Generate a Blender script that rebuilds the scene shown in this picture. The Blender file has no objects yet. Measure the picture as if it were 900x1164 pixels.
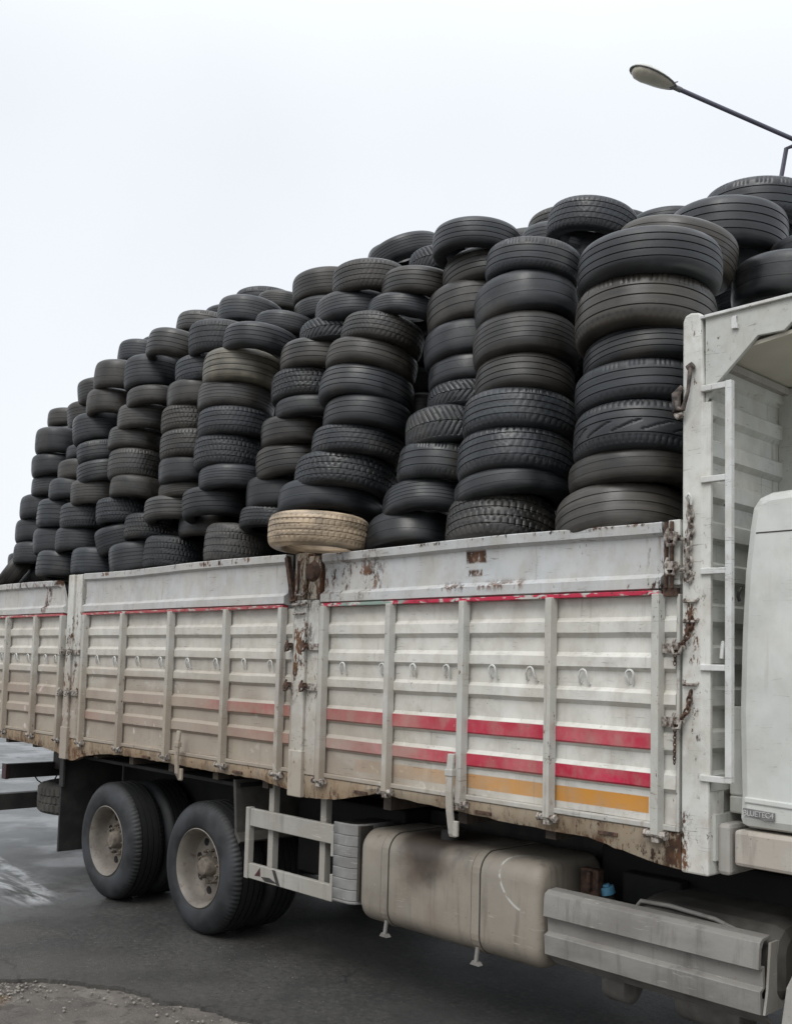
SKYTOP=20.0
SKYLOW=9.3
SUNE=1.5
EXPO=0.05
TYRES=[
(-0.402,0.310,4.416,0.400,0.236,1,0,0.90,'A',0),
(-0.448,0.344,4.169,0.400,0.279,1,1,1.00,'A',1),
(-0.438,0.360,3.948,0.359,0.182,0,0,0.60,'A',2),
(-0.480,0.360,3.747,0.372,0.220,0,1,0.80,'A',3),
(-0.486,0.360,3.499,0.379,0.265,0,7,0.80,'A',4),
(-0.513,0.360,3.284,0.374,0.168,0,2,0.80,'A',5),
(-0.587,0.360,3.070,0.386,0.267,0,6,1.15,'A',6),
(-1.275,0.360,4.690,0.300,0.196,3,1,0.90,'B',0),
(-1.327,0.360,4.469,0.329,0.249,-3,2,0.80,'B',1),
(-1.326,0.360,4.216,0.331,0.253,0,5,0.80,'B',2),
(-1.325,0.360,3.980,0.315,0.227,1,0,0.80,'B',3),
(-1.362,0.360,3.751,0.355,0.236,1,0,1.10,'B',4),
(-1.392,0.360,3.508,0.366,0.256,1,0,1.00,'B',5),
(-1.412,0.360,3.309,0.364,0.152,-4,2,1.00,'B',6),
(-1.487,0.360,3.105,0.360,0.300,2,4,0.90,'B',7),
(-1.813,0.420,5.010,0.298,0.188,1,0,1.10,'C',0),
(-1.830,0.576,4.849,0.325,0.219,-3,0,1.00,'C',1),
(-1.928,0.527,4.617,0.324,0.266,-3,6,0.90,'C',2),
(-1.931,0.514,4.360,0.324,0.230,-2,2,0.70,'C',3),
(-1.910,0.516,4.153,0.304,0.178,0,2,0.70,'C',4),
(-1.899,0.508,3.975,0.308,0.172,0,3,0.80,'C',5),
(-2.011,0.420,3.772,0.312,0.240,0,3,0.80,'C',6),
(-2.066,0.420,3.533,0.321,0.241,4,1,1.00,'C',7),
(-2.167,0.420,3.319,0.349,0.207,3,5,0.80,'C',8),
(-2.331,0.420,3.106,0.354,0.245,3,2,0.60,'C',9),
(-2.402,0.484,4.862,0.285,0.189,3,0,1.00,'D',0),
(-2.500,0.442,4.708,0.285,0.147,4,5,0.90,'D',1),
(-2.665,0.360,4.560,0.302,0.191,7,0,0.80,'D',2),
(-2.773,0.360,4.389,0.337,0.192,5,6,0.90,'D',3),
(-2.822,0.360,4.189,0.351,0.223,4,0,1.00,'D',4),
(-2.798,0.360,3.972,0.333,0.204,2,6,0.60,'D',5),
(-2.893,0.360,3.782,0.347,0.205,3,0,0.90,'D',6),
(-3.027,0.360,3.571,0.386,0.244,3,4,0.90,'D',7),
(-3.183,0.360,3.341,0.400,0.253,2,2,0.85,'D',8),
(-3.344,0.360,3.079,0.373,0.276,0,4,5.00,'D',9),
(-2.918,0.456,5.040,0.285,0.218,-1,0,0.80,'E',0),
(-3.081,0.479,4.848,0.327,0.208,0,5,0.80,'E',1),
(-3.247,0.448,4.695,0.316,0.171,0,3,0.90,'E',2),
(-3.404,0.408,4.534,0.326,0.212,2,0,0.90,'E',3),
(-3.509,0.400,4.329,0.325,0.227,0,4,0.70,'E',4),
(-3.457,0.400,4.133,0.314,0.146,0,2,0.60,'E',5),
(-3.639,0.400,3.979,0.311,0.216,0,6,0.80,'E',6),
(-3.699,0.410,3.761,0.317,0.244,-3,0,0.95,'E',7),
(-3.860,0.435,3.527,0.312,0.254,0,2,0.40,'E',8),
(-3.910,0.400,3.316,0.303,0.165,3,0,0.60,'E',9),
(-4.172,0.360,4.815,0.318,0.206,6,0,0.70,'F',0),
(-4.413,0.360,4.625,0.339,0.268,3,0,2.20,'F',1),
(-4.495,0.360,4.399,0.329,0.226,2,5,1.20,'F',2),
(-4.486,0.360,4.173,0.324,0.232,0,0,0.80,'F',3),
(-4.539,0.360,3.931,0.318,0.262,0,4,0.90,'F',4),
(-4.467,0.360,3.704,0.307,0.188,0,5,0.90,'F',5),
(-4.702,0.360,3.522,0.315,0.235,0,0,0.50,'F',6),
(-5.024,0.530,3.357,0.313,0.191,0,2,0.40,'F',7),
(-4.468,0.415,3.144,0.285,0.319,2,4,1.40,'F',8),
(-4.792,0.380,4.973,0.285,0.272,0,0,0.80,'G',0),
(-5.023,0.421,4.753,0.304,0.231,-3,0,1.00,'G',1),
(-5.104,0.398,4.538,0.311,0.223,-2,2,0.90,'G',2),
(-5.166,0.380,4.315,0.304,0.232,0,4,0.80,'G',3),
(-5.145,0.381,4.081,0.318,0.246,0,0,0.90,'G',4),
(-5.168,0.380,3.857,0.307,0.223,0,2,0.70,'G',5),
(-5.226,0.426,3.690,0.309,0.147,-2,5,0.80,'G',6),
(-5.357,0.380,3.527,0.322,0.202,0,0,1.20,'G',7),
(-5.798,0.380,3.395,0.285,0.226,3,4,0.50,'G',8),
(-5.399,0.380,3.123,0.285,0.289,3,4,0.60,'G',9),
(-5.492,0.360,5.051,0.285,0.240,8,0,0.90,'H',0),
(-5.889,0.360,4.880,0.285,0.288,0,5,0.80,'H',1),
(-5.801,0.360,4.626,0.300,0.171,1,2,0.80,'H',2),
(-5.985,0.360,4.461,0.285,0.223,2,5,1.30,'H',3),
(-6.141,0.360,4.275,0.285,0.208,3,5,1.00,'H',4),
(-6.134,0.360,4.033,0.285,0.266,3,0,1.20,'H',5),
(-6.074,0.360,3.791,0.285,0.198,3,2,0.80,'H',6),
(-6.320,0.360,3.597,0.285,0.235,0,4,0.90,'H',7),
(-6.356,0.403,3.352,0.304,0.244,-10,5,0.80,'H',8),
(-5.967,0.369,3.126,0.313,0.276,-4,5,0.90,'H',9),
(-6.501,0.360,4.957,0.285,0.267,4,2,0.80,'I',0),
(-6.635,0.360,4.717,0.285,0.234,2,2,0.80,'I',1),
(-6.920,0.360,4.506,0.285,0.274,-2,5,0.70,'I',2),
(-6.784,0.360,4.249,0.285,0.192,-6,1,1.10,'I',3),
(-6.781,0.360,4.050,0.285,0.201,-6,0,1.00,'I',4),
(-6.884,0.360,3.840,0.285,0.237,-2,5,1.10,'I',5),
(-7.107,0.360,3.617,0.285,0.249,1,0,1.00,'I',6),
(-7.190,0.360,3.377,0.285,0.241,1,5,0.90,'I',7),
(-6.812,0.360,3.126,0.285,0.260,1,5,1.10,'I',8),
(-7.898,0.400,4.507,0.285,0.265,0,2,0.60,'L',0),
(-7.956,0.400,4.255,0.285,0.228,0,2,0.60,'L',1),
(-8.034,0.491,4.043,0.328,0.220,0,5,0.80,'L',2),
(-8.265,0.463,3.827,0.318,0.252,0,2,0.70,'L',3),
(-8.391,0.487,3.576,0.324,0.253,0,2,0.70,'L',4),
(-8.376,0.453,3.309,0.307,0.233,3,5,0.80,'L',5),
(-7.323,0.513,4.318,0.304,0.147,0,2,0.90,'K',0),
(-7.344,0.452,4.133,0.312,0.201,0,2,0.90,'K',1),
(-7.440,0.400,3.931,0.302,0.210,0,2,0.90,'K',2),
(-7.671,0.391,3.682,0.310,0.287,2,0,1.00,'K',3),
(-7.770,0.430,3.412,0.329,0.270,0,2,0.70,'K',4),
(-7.513,0.340,3.121,0.309,0.264,3,0,0.80,'K',5),
(-8.053,0.950,5.212,0.298,0.268,-6,5,0.80,'J',0),
(-8.290,0.950,4.963,0.299,0.302,-4,5,0.80,'J',1),
(-7.136,0.950,5.454,0.303,0.235,5,5,0.80,'Hb',0),
(-5.895,0.950,5.485,0.323,0.198,6,1,1.20,'Gb',0),
(-4.973,0.800,5.356,0.303,0.238,6,5,1.00,'Fb',0),
(-4.276,0.700,5.051,0.285,0.178,5,5,0.80,'Fc',0),
(-5.314,1.450,5.702,0.285,0.180,5,5,0.90,'Fd',0),
(-4.130,1.050,5.452,0.329,0.249,-3,5,0.80,'Eb',0),
(-4.121,1.050,5.247,0.312,0.173,-2,5,0.80,'Eb',1),
(-2.661,1.000,5.260,0.285,0.185,0,3,0.90,'Db',0),
(-1.327,1.050,5.190,0.311,0.219,7,0,0.80,'Bb',0),
(-1.826,1.348,5.269,0.301,0.220,6,5,0.90,'Bb',1),
(-0.659,1.000,4.784,0.379,0.262,7,5,1.10,'Ab',0),
(-1.328,2.034,5.463,0.320,0.198,0,5,0.80,'Ac',0),
(-0.678,1.688,5.121,0.400,0.312,4,0,0.75,'T',0),
(-0.647,2.100,5.416,0.394,0.266,3,1,0.90,'U',0),
(-0.144,1.500,4.597,0.348,0.261,4,2,0.60,'U2',0),
(-0.568,1.958,4.714,0.306,0.203,2,5,0.70,'U2',1),
(-0.151,1.900,4.913,0.330,0.165,-3,2,0.60,'U3',0),
(-0.265,1.500,4.323,0.302,0.186,-3,2,0.60,'U4',0),
(-8.926,1.032,2.885,0.325,0.206,-0.5,0,0.96,'X',0),
(-8.905,1.014,3.089,0.308,0.209,0.2,0,0.93,'X',0),
(-8.892,1.057,3.291,0.312,0.205,0.3,6,0.62,'X',0),
(-8.922,1.025,3.494,0.322,0.209,0.2,1,0.72,'X',0),
(-8.895,1.038,3.711,0.310,0.233,-0.5,1,0.88,'X',0),
(-8.900,1.032,3.934,0.324,0.223,1.1,6,0.83,'X',0),
(-8.882,1.042,4.149,0.314,0.218,-1,1,0.72,'X',0),
(-8.903,1.037,4.364,0.315,0.220,-1.7,1,0.77,'X',0),
(-8.901,1.002,4.585,0.310,0.230,0.7,1,0.83,'X',0),
(-8.888,1.036,4.813,0.314,0.235,0.3,6,0.63,'X',0),
(-8.888,1.004,5.027,0.313,0.204,0.9,2,0.86,'X',0),
(-8.260,1.007,2.917,0.319,0.201,-1.8,2,0.65,'X',0),
(-8.217,1.049,3.328,0.321,0.218,1.5,2,0.88,'X',0),
(-8.231,1.044,4.430,0.334,0.234,-0.2,1,0.76,'X',0),
(-8.232,1.004,4.650,0.308,0.216,-1.7,5,0.78,'X',0),
(-7.601,1.045,2.957,0.314,0.219,1,6,0.93,'X',0),
(-7.553,1.032,3.166,0.306,0.206,-1.4,1,0.97,'X',0),
(-7.556,1.021,3.608,0.321,0.234,-1.1,1,0.91,'X',0),
(-7.561,1.059,3.826,0.312,0.213,1.4,5,0.93,'X',0),
(-7.579,1.021,4.044,0.312,0.230,-1.9,0,0.92,'X',0),
(-7.589,1.058,4.484,0.327,0.232,-1.7,0,0.69,'X',0),
(-7.573,1.054,4.700,0.311,0.208,1.4,6,0.96,'X',0),
(-7.560,1.007,4.907,0.324,0.214,-0.4,5,0.79,'X',0),
(-6.900,1.059,2.957,0.309,0.232,0.6,2,0.66,'X',0),
(-6.902,1.044,3.179,0.306,0.222,-1.6,5,0.77,'X',0),
(-6.915,1.016,3.622,0.312,0.212,-0.3,5,0.62,'X',0),
(-6.910,1.049,3.838,0.332,0.230,0.1,1,0.65,'X',0),
(-6.898,1.047,4.051,0.320,0.206,0.4,5,0.67,'X',0),
(-6.917,1.020,4.260,0.327,0.219,0.1,1,0.79,'X',0),
(-6.947,1.011,4.480,0.331,0.231,-1.8,0,0.80,'X',0),
(-6.895,1.027,4.702,0.328,0.222,0.5,1,0.84,'X',0),
(-6.920,1.048,4.913,0.313,0.208,0,5,0.88,'X',0),
(-6.934,1.034,5.131,0.333,0.235,1.8,6,0.65,'X',0),
(-6.233,1.024,2.958,0.312,0.239,-0.1,5,0.66,'X',0),
(-6.270,1.012,3.181,0.320,0.217,-0.7,2,0.61,'X',0),
(-6.289,1.020,3.396,0.318,0.222,0.5,1,0.98,'X',0),
(-6.276,1.053,3.605,0.333,0.205,-1.7,2,0.62,'X',0),
(-6.282,1.025,3.819,0.313,0.231,1.6,2,0.76,'X',0),
(-6.260,1.020,4.041,0.320,0.221,-0.9,5,0.77,'X',0),
(-6.252,1.048,4.248,0.333,0.203,-1.7,5,0.63,'X',0),
(-6.270,1.033,4.463,0.319,0.235,1.7,2,0.85,'X',0),
(-6.234,1.058,4.676,0.326,0.202,-1,5,0.68,'X',0),
(-6.244,1.017,4.879,0.314,0.212,0,5,0.71,'X',0),
(-6.288,1.001,5.097,0.335,0.232,0,5,0.81,'X',0),
(-5.571,1.059,2.953,0.309,0.229,1.3,0,0.63,'X',0),
(-5.620,1.005,3.178,0.313,0.230,1.4,1,0.87,'X',0),
(-5.612,1.028,3.393,0.312,0.211,-1.4,6,0.60,'X',0),
(-5.571,1.019,3.602,0.315,0.215,-1.9,2,0.69,'X',0),
(-5.625,1.017,3.809,0.315,0.207,0.6,5,0.80,'X',0),
(-5.625,1.024,4.008,0.313,0.200,-1.8,0,0.72,'X',0),
(-5.573,1.051,4.217,0.308,0.225,-1.4,1,0.76,'X',0),
(-5.580,1.054,4.647,0.306,0.226,0.5,1,0.66,'X',0),
(-5.580,1.048,4.866,0.320,0.221,1.3,1,0.92,'X',0),
(-5.591,1.005,5.086,0.334,0.228,-1.8,2,0.98,'X',0),
(-4.921,1.051,2.918,0.319,0.230,-1.1,5,0.69,'X',0),
(-4.919,1.005,3.141,0.319,0.226,1.6,2,0.91,'X',0),
(-4.952,1.034,3.575,0.327,0.210,-2,0,0.79,'X',0),
(-4.957,1.029,3.795,0.308,0.239,0.8,2,0.79,'X',0),
(-4.916,1.012,4.019,0.309,0.219,1.9,6,0.61,'X',0),
(-4.912,1.027,4.233,0.330,0.218,-0.9,5,0.97,'X',0),
(-4.965,1.045,4.456,0.307,0.237,-1,2,0.65,'X',0),
(-4.917,1.042,4.687,0.320,0.233,-1.1,6,0.76,'X',0),
(-4.929,1.024,4.902,0.333,0.206,0.9,6,0.74,'X',0),
(-4.260,1.017,2.878,0.308,0.202,1.7,5,0.99,'X',0),
(-4.264,1.047,3.084,0.314,0.217,-0.3,0,0.92,'X',0),
(-4.254,1.033,3.301,0.332,0.225,0.9,0,0.97,'X',0),
(-4.302,1.052,3.517,0.323,0.216,-0.1,1,0.65,'X',0),
(-4.292,1.044,3.731,0.315,0.219,1.9,2,0.76,'X',0),
(-4.270,1.007,3.941,0.319,0.210,0.6,0,0.68,'X',0),
(-4.305,1.014,4.610,0.315,0.204,-1,1,0.68,'X',0),
(-4.287,1.045,4.808,0.331,0.201,-1.2,2,0.74,'X',0),
(-3.622,1.035,2.867,0.332,0.228,-2,6,0.97,'X',0),
(-3.622,1.027,3.096,0.321,0.237,1.1,5,0.66,'X',0),
(-3.594,1.043,3.320,0.325,0.221,0.6,6,0.63,'X',0),
(-3.642,1.034,3.541,0.305,0.231,-1.8,2,0.98,'X',0),
(-3.624,1.046,3.765,0.321,0.225,-1.6,2,0.81,'X',0),
(-3.637,1.036,3.985,0.317,0.223,-2,2,1.00,'X',0),
(-3.600,1.015,4.197,0.314,0.211,0.1,1,0.70,'X',0),
(-3.625,1.015,4.642,0.325,0.220,0.7,2,0.69,'X',0),
(-3.625,1.041,4.849,0.315,0.201,-1.2,2,0.90,'X',0),
(-3.592,1.019,5.055,0.311,0.220,1.3,5,0.79,'X',0),
(-2.987,1.001,2.868,0.333,0.224,0.4,6,0.62,'X',0),
(-2.936,1.053,3.076,0.317,0.202,0.9,0,0.97,'X',0),
(-2.934,1.045,3.280,0.311,0.213,-1.9,6,0.94,'X',0),
(-2.937,1.034,3.718,0.318,0.203,1,6,0.74,'X',0),
(-2.964,1.003,3.932,0.330,0.233,-0.1,2,0.82,'X',0),
(-2.946,1.028,4.153,0.315,0.218,0.5,5,0.92,'X',0),
(-2.988,1.004,4.373,0.306,0.231,1.7,2,0.68,'X',0),
(-2.968,1.020,4.585,0.323,0.203,1.8,0,0.70,'X',0),
(-2.310,1.059,3.565,0.322,0.201,1.5,0,0.71,'X',0),
(-2.300,1.043,3.763,0.308,0.203,-0.2,5,0.65,'X',0),
(-2.316,1.032,3.970,0.332,0.218,1.1,0,0.91,'X',0),
(-2.314,1.015,4.181,0.313,0.212,-1,6,0.70,'X',0),
(-2.277,1.035,4.387,0.310,0.210,-0.7,6,0.70,'X',0),
(-2.330,1.053,4.803,0.306,0.219,-1.1,6,0.97,'X',0),
(-1.633,1.013,2.947,0.323,0.204,-0.5,5,0.62,'X',0),
(-1.626,1.055,3.165,0.306,0.240,1.3,2,0.76,'X',0),
(-1.665,1.002,3.387,0.324,0.215,-0,6,0.63,'X',0),
(-1.637,1.038,3.593,0.317,0.204,-1.6,5,0.76,'X',0),
(-1.630,1.025,3.796,0.335,0.211,-1.8,1,0.95,'X',0),
(-1.624,1.048,4.005,0.306,0.217,0.6,6,0.89,'X',0),
(-1.616,1.025,4.213,0.305,0.208,1.3,6,0.83,'X',0),
(-0.967,1.041,2.923,0.308,0.225,1.6,5,0.85,'X',0),
(-0.982,1.034,3.144,0.311,0.225,-1.8,1,0.66,'X',0),
(-0.952,1.049,3.359,0.309,0.214,-1.2,1,0.94,'X',0),
(-0.991,1.023,3.575,0.325,0.227,-0.2,2,0.86,'X',0),
(-0.987,1.022,3.790,0.312,0.212,0,5,0.61,'X',0),
(-0.996,1.046,4.005,0.320,0.225,1.1,6,0.93,'X',0),
(-1.006,1.022,4.229,0.317,0.232,-0.5,6,0.80,'X',0),
(-1.002,1.055,4.453,0.306,0.226,-0.7,1,0.63,'X',0),
(-0.307,1.013,2.947,0.326,0.232,1.3,1,0.90,'X',0),
(-0.334,1.049,3.161,0.332,0.206,-1.4,1,0.99,'X',0),
(-0.313,1.014,3.370,0.323,0.219,-0.5,5,0.67,'X',0),
(-0.309,1.054,3.579,0.333,0.206,-1.3,2,0.65,'X',0),
(-0.328,1.052,3.788,0.324,0.221,0.2,1,0.88,'X',0),
(-0.318,1.051,4.012,0.313,0.236,1,2,0.71,'X',0),
(-6.591,1.704,5.479,0.305,0.211,-0.6,1,0.78,'X',0),
(-6.615,1.724,5.699,0.327,0.237,-1.8,1,0.61,'X',0),
(-6.575,1.676,5.916,0.310,0.207,0.5,5,0.66,'X',0),
(-5.939,1.686,5.520,0.329,0.217,0.6,5,0.63,'X',0),
(-5.916,1.721,5.734,0.310,0.220,-1.2,5,0.90,'X',0),
(-5.950,1.684,5.947,0.331,0.213,1.6,1,0.79,'X',0),
(-4.638,1.716,5.475,0.305,0.207,1.9,0,0.74,'X',0),
(-4.600,1.728,5.676,0.326,0.204,0.4,1,0.70,'X',0),
(-3.969,1.690,5.494,0.324,0.230,-1.4,6,0.86,'X',0),
(-3.964,1.716,5.719,0.310,0.230,0.3,5,0.73,'X',0),
(-3.279,1.696,5.502,0.305,0.219,-1.1,2,0.79,'X',0),
(-3.306,1.714,5.710,0.323,0.206,1.6,6,0.88,'X',0),
(-2.650,1.671,5.282,0.332,0.235,1.3,0,0.62,'X',0),
(-2.623,1.726,5.506,0.310,0.222,0.1,0,0.94,'X',0),
(-1.982,1.680,5.531,0.334,0.240,1.7,0,0.92,'X',0),
(-3.643,1.750,5.125,0.320,0.240,0,2,0.60,'X',0),
(-3.666,1.750,4.824,0.320,0.240,0,2,0.60,'X',0),
(-3.699,1.750,4.492,0.320,0.240,0,2,0.60,'X',0),
(-5.790,1.750,4.816,0.320,0.240,0,2,0.60,'X',0),
(-1.925,1.750,4.642,0.320,0.240,0,2,0.60,'X',0),
(-1.920,1.750,4.343,0.320,0.240,0,2,0.60,'X',0),
(-1.955,1.750,4.976,0.320,0.240,0,2,0.60,'X',0),
(-1.031,2.350,5.083,0.320,0.240,0,2,0.60,'X',0),
(-4.081,1.870,5.932,0.320,0.240,0,2,0.60,'X',0),
(-2.748,2.110,5.732,0.320,0.240,0,2,0.60,'X',0),
(-2.917,2.830,5.915,0.320,0.240,0,2,0.60,'X',0),
(-4.397,2.470,5.941,0.320,0.240,0,2,0.60,'X',0),
(-7.414,1.870,5.585,0.320,0.240,0,2,0.60,'X',0),
(-8.067,1.750,5.905,0.320,0.240,0,2,0.60,'X',0),
(-6.400,2.350,5.904,0.320,0.240,0,2,0.60,'X',0),
(-1.188,2.710,5.404,0.320,0.240,0,2,0.60,'X',0),
(-2.014,2.350,5.748,0.320,0.240,0,2,0.60,'X',0),
(-11.602,1.750,3.509,0.320,0.240,0,2,0.60,'X',0),
(-12.311,1.990,3.367,0.320,0.240,0,2,0.60,'X',0),
(-0.878,2.040,4.890,0.290,0.190,0,2,0.50,'X',0),
(-8.755,0.300,3.105,.31,.20,-58,5,.8,'M',0),
(-8.814,0.620,3.102,.30,.20,-50,2,.7,'N',0),
(-3.363,1.250,5.612,.33,.19,-17,5,.85,'O',0)]
import bpy, bmesh, math, random
from mathutils import Matrix, Vector
PI=math.pi
rng=random.Random(11)
scene=bpy.context.scene
COL=scene.collection

# ------------------------------------------------------------------ helpers
class MB:
    def __init__(s): s.v=[];s.f=[]
    def add(s,vs,fs):
        o=len(s.v); s.v+= [tuple(p) for p in vs]; s.f+=[tuple(i+o for i in f) for f in fs]; return s
    def box(s,x0,x1,y0,y1,z0,z1):
        return s.add([(x0,y0,z0),(x1,y0,z0),(x1,y1,z0),(x0,y1,z0),(x0,y0,z1),(x1,y0,z1),(x1,y1,z1),(x0,y1,z1)],
          [(0,3,2,1),(4,5,6,7),(0,1,5,4),(1,2,6,5),(2,3,7,6),(3,0,4,7)])
    def prism(s,pts,axis,a,b):
        """polygon pts (2-D) extruded along axis ('x': pts are (y,z); 'y': (x,z); 'z': (x,y))"""
        n=len(pts)
        def P(p,t):
            if axis=='x': return (t,p[0],p[1])
            if axis=='y': return (p[0],t,p[1])
            return (p[0],p[1],t)
        vs=[P(p,a) for p in pts]+[P(p,b) for p in pts]
        fs=[tuple(range(n)),tuple(range(2*n-1,n-1,-1))]+[(i,i+n,(i+1)%n+n,(i+1)%n) for i in range(n)]
        return s.add(vs,fs)
    def tube(s,path,r,seg=8,cap=True,closed=False):
        path=[Vector(p) for p in path]; n=len(path); rings=[]
        rr=r if isinstance(r,(list,tuple)) else [r]*n
        prev=None
        for i,p in enumerate(path):
            if closed: t=(path[(i+1)%n]-path[i-1]).normalized()
            else: t=(path[min(i+1,n-1)]-path[max(i-1,0)]).normalized()
            if prev is None:
                a=Vector((0,0,1)) if abs(t.z)<.9 else Vector((1,0,0))
                u=t.cross(a).normalized()
            else: u=(prev-t*prev.dot(t)).normalized()
            prev=u; w=t.cross(u)
            rings.append([p+(u*math.cos(2*PI*k/seg)+w*math.sin(2*PI*k/seg))*rr[i] for k in range(seg)])
        vs=[q for R in rings for q in R]; fs=[]
        m=n if closed else n-1
        for i in range(m):
            j=(i+1)%n
            for k in range(seg):
                fs.append((i*seg+k,i*seg+(k+1)%seg,j*seg+(k+1)%seg,j*seg+k))
        if cap and not closed:
            fs.append(tuple(range(seg-1,-1,-1))); fs.append(tuple((n-1)*seg+k for k in range(seg)))
        return s.add(vs,fs)
    def lathe(s,prof,seg,axis='z',c=(0,0,0),closed=False,off=None):
        """prof: list of (r,h)"""
        n=len(prof); vs=[]
        for k in range(seg):
            a=2*PI*k/seg; ca,sa=math.cos(a),math.sin(a)
            for (r,h) in prof:
                if off: r=r+off(a,h,r)
                if axis=='z': vs.append((c[0]+r*ca,c[1]+r*sa,c[2]+h))
                elif axis=='y': vs.append((c[0]+r*ca,c[1]+h,c[2]+r*sa))
                else: vs.append((c[0]+h,c[1]+r*ca,c[2]+r*sa))
        fs=[]; m=n if closed else n-1
        for k in range(seg):
            k2=(k+1)%seg
            for i in range(m):
                j=(i+1)%n
                fs.append((k*n+i,k2*n+i,k2*n+j,k*n+j))
        return s.add(vs,fs)
    def build(s,name,mat,parent=None,loc=(0,0,0),smooth=None,bevel=0):
        me=bpy.data.meshes.new(name); me.from_pydata(s.v,[],s.f)
        bm=bmesh.new(); bm.from_mesh(me); bmesh.ops.recalc_face_normals(bm,faces=bm.faces); bm.to_mesh(me); bm.free()
        me.materials.append(mat)
        o=bpy.data.objects.new(name,me); COL.objects.link(o)
        if parent is not None:
            o.parent=parent
            if parent.type=='EMPTY': o.matrix_parent_inverse=Matrix.Translation(-Vector(parent['base']))
        o.location=loc
        if smooth:
            me.shade_smooth(); me.set_sharp_from_angle(angle=math.radians(smooth))
        if bevel:
            b=o.modifiers.new('edge','BEVEL'); b.width=bevel; b.segments=2; b.limit_method='ANGLE'; b.angle_limit=math.radians(40)
        return o
def tag(o,label=None,cat=None,group=None,kind=None):
    if label: o['label']=label
    if cat: o['category']=cat
    if group: o['group']=group
    if kind: o['kind']=kind
    return o
def root(name,loc,label,cat,group=None):
    o=bpy.data.objects.new(name,None); COL.objects.link(o); o.location=loc; o['base']=list(loc)
    return tag(o,label,cat,group)
def copy_part(o,parent,delta,flip=False):
    c=o.copy(); COL.objects.link(c); c.parent=parent; c.matrix_parent_inverse=Matrix.Translation(-Vector(parent['base']))
    c.location=Vector(o.location)+Vector(delta)
    if flip: c.rotation_euler=(0,0,PI)
    for ch in [q for q in bpy.data.objects if q.parent==o]:
        d=ch.copy(); COL.objects.link(d); d.parent=c; d.matrix_parent_inverse=Matrix.Identity(4)
    return c

# ------------------------------------------------------------------ node helper
class NT:
    def __init__(s,name):
        s.m=bpy.data.materials.new(name); s.m.use_nodes=True; s.t=s.m.node_tree
        for n in list(s.t.nodes): s.t.nodes.remove(n)
        s.out=s.t.nodes.new('ShaderNodeOutputMaterial'); s.b=s.t.nodes.new('ShaderNodeBsdfPrincipled')
        s.t.links.new(s.b.outputs[0],s.out.inputs[0])
        s.tc=s.t.nodes.new('ShaderNodeTexCoord'); s.P=s.tc.outputs['Object']
        sp=s.t.nodes.new('ShaderNodeSeparateXYZ'); s.L(s.P,sp.inputs[0]); s.X,s.Y,s.Z=sp.outputs
    def L(s,a,b):
        if isinstance(a,(int,float)):
            try: b.default_value=a
            except TypeError: b.default_value=(a,a,a)
        elif isinstance(a,(tuple,list)):
            b.default_value=tuple(a)+((1,) if len(b.default_value)==4 and len(a)==3 else ())
        else: s.t.links.new(a,b)
    def math(s,op,a,b=0,clamp=False):
        n=s.t.nodes.new('ShaderNodeMath'); n.operation=op; n.use_clamp=clamp; s.L(a,n.inputs[0]); s.L(b,n.inputs[1]); return n.outputs[0]
    def mul(s,*a):
        r=a[0]
        for q in a[1:]: r=s.math('MULTIPLY',r,q)
        return r
    def add(s,a,b,clamp=False): return s.math('ADD',a,b,clamp)
    def mx(s,a,b): return s.math('MAXIMUM',a,b)
    def inv(s,a): return s.math('SUBTRACT',1.0,a)
    def ss(s,v,a,b,lo=0.,hi=1.):
        n=s.t.nodes.new('ShaderNodeMapRange'); n.interpolation_type='SMOOTHSTEP'; n.clamp=True
        s.L(v,n.inputs[0]); n.inputs[1].default_value=a;n.inputs[2].default_value=b;n.inputs[3].default_value=lo;n.inputs[4].default_value=hi; return n.outputs[0]
    def scale(s,v,k):
        n=s.t.nodes.new('ShaderNodeVectorMath'); n.operation='MULTIPLY'; s.L(v,n.inputs[0]); n.inputs[1].default_value=k; return n.outputs[0]
    def noise(s,scale,detail=4,vec=None,rough=.55,dist=0,k=None):
        n=s.t.nodes.new('ShaderNodeTexNoise'); v=vec if vec is not None else s.P
        if k: v=s.scale(v,k)
        s.L(v,n.inputs['Vector']); n.inputs['Scale'].default_value=scale; n.inputs['Detail'].default_value=detail
        n.inputs['Roughness'].default_value=rough; n.inputs['Distortion'].default_value=dist; return n.outputs['Fac']
    def mix(s,f,a,b):
        n=s.t.nodes.new('ShaderNodeMix'); n.data_type='RGBA'; s.L(f,n.inputs[0]); s.L(a,n.inputs[6]); s.L(b,n.inputs[7]); return n.outputs[2]
    def band(s,v,a,b,w=.004): return s.mul(s.ss(v,a-w,a+w),s.ss(v,b-w,b+w,1,0))
    def rect(s,x0,x1,z0,z1,w=.01,U=None,V=None):
        return s.mul(s.band(U or s.X,x0,x1,w),s.band(V or s.Z,z0,z1,w))
    def bump(s,h,st,dist=.01):
        n=s.t.nodes.new('ShaderNodeBump'); n.inputs['Strength'].default_value=st; n.inputs['Distance'].default_value=dist; s.L(h,n.inputs['Height']); s.L(n.outputs[0],s.b.inputs['Normal']); return n
    def fin(s,col,rough=.5,metal=0,spec=.5):
        s.L(col,s.b.inputs['Base Color']); s.L(rough,s.b.inputs['Roughness']); s.L(metal,s.b.inputs['Metallic']); s.b.inputs['Specular IOR Level'].default_value=spec
        return s.m

RUST=(.13,.060,.028); RUSTD=(.03,.016,.010); TAN=(.215,.163,.118); MUD=(.20,.165,.13)

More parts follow.
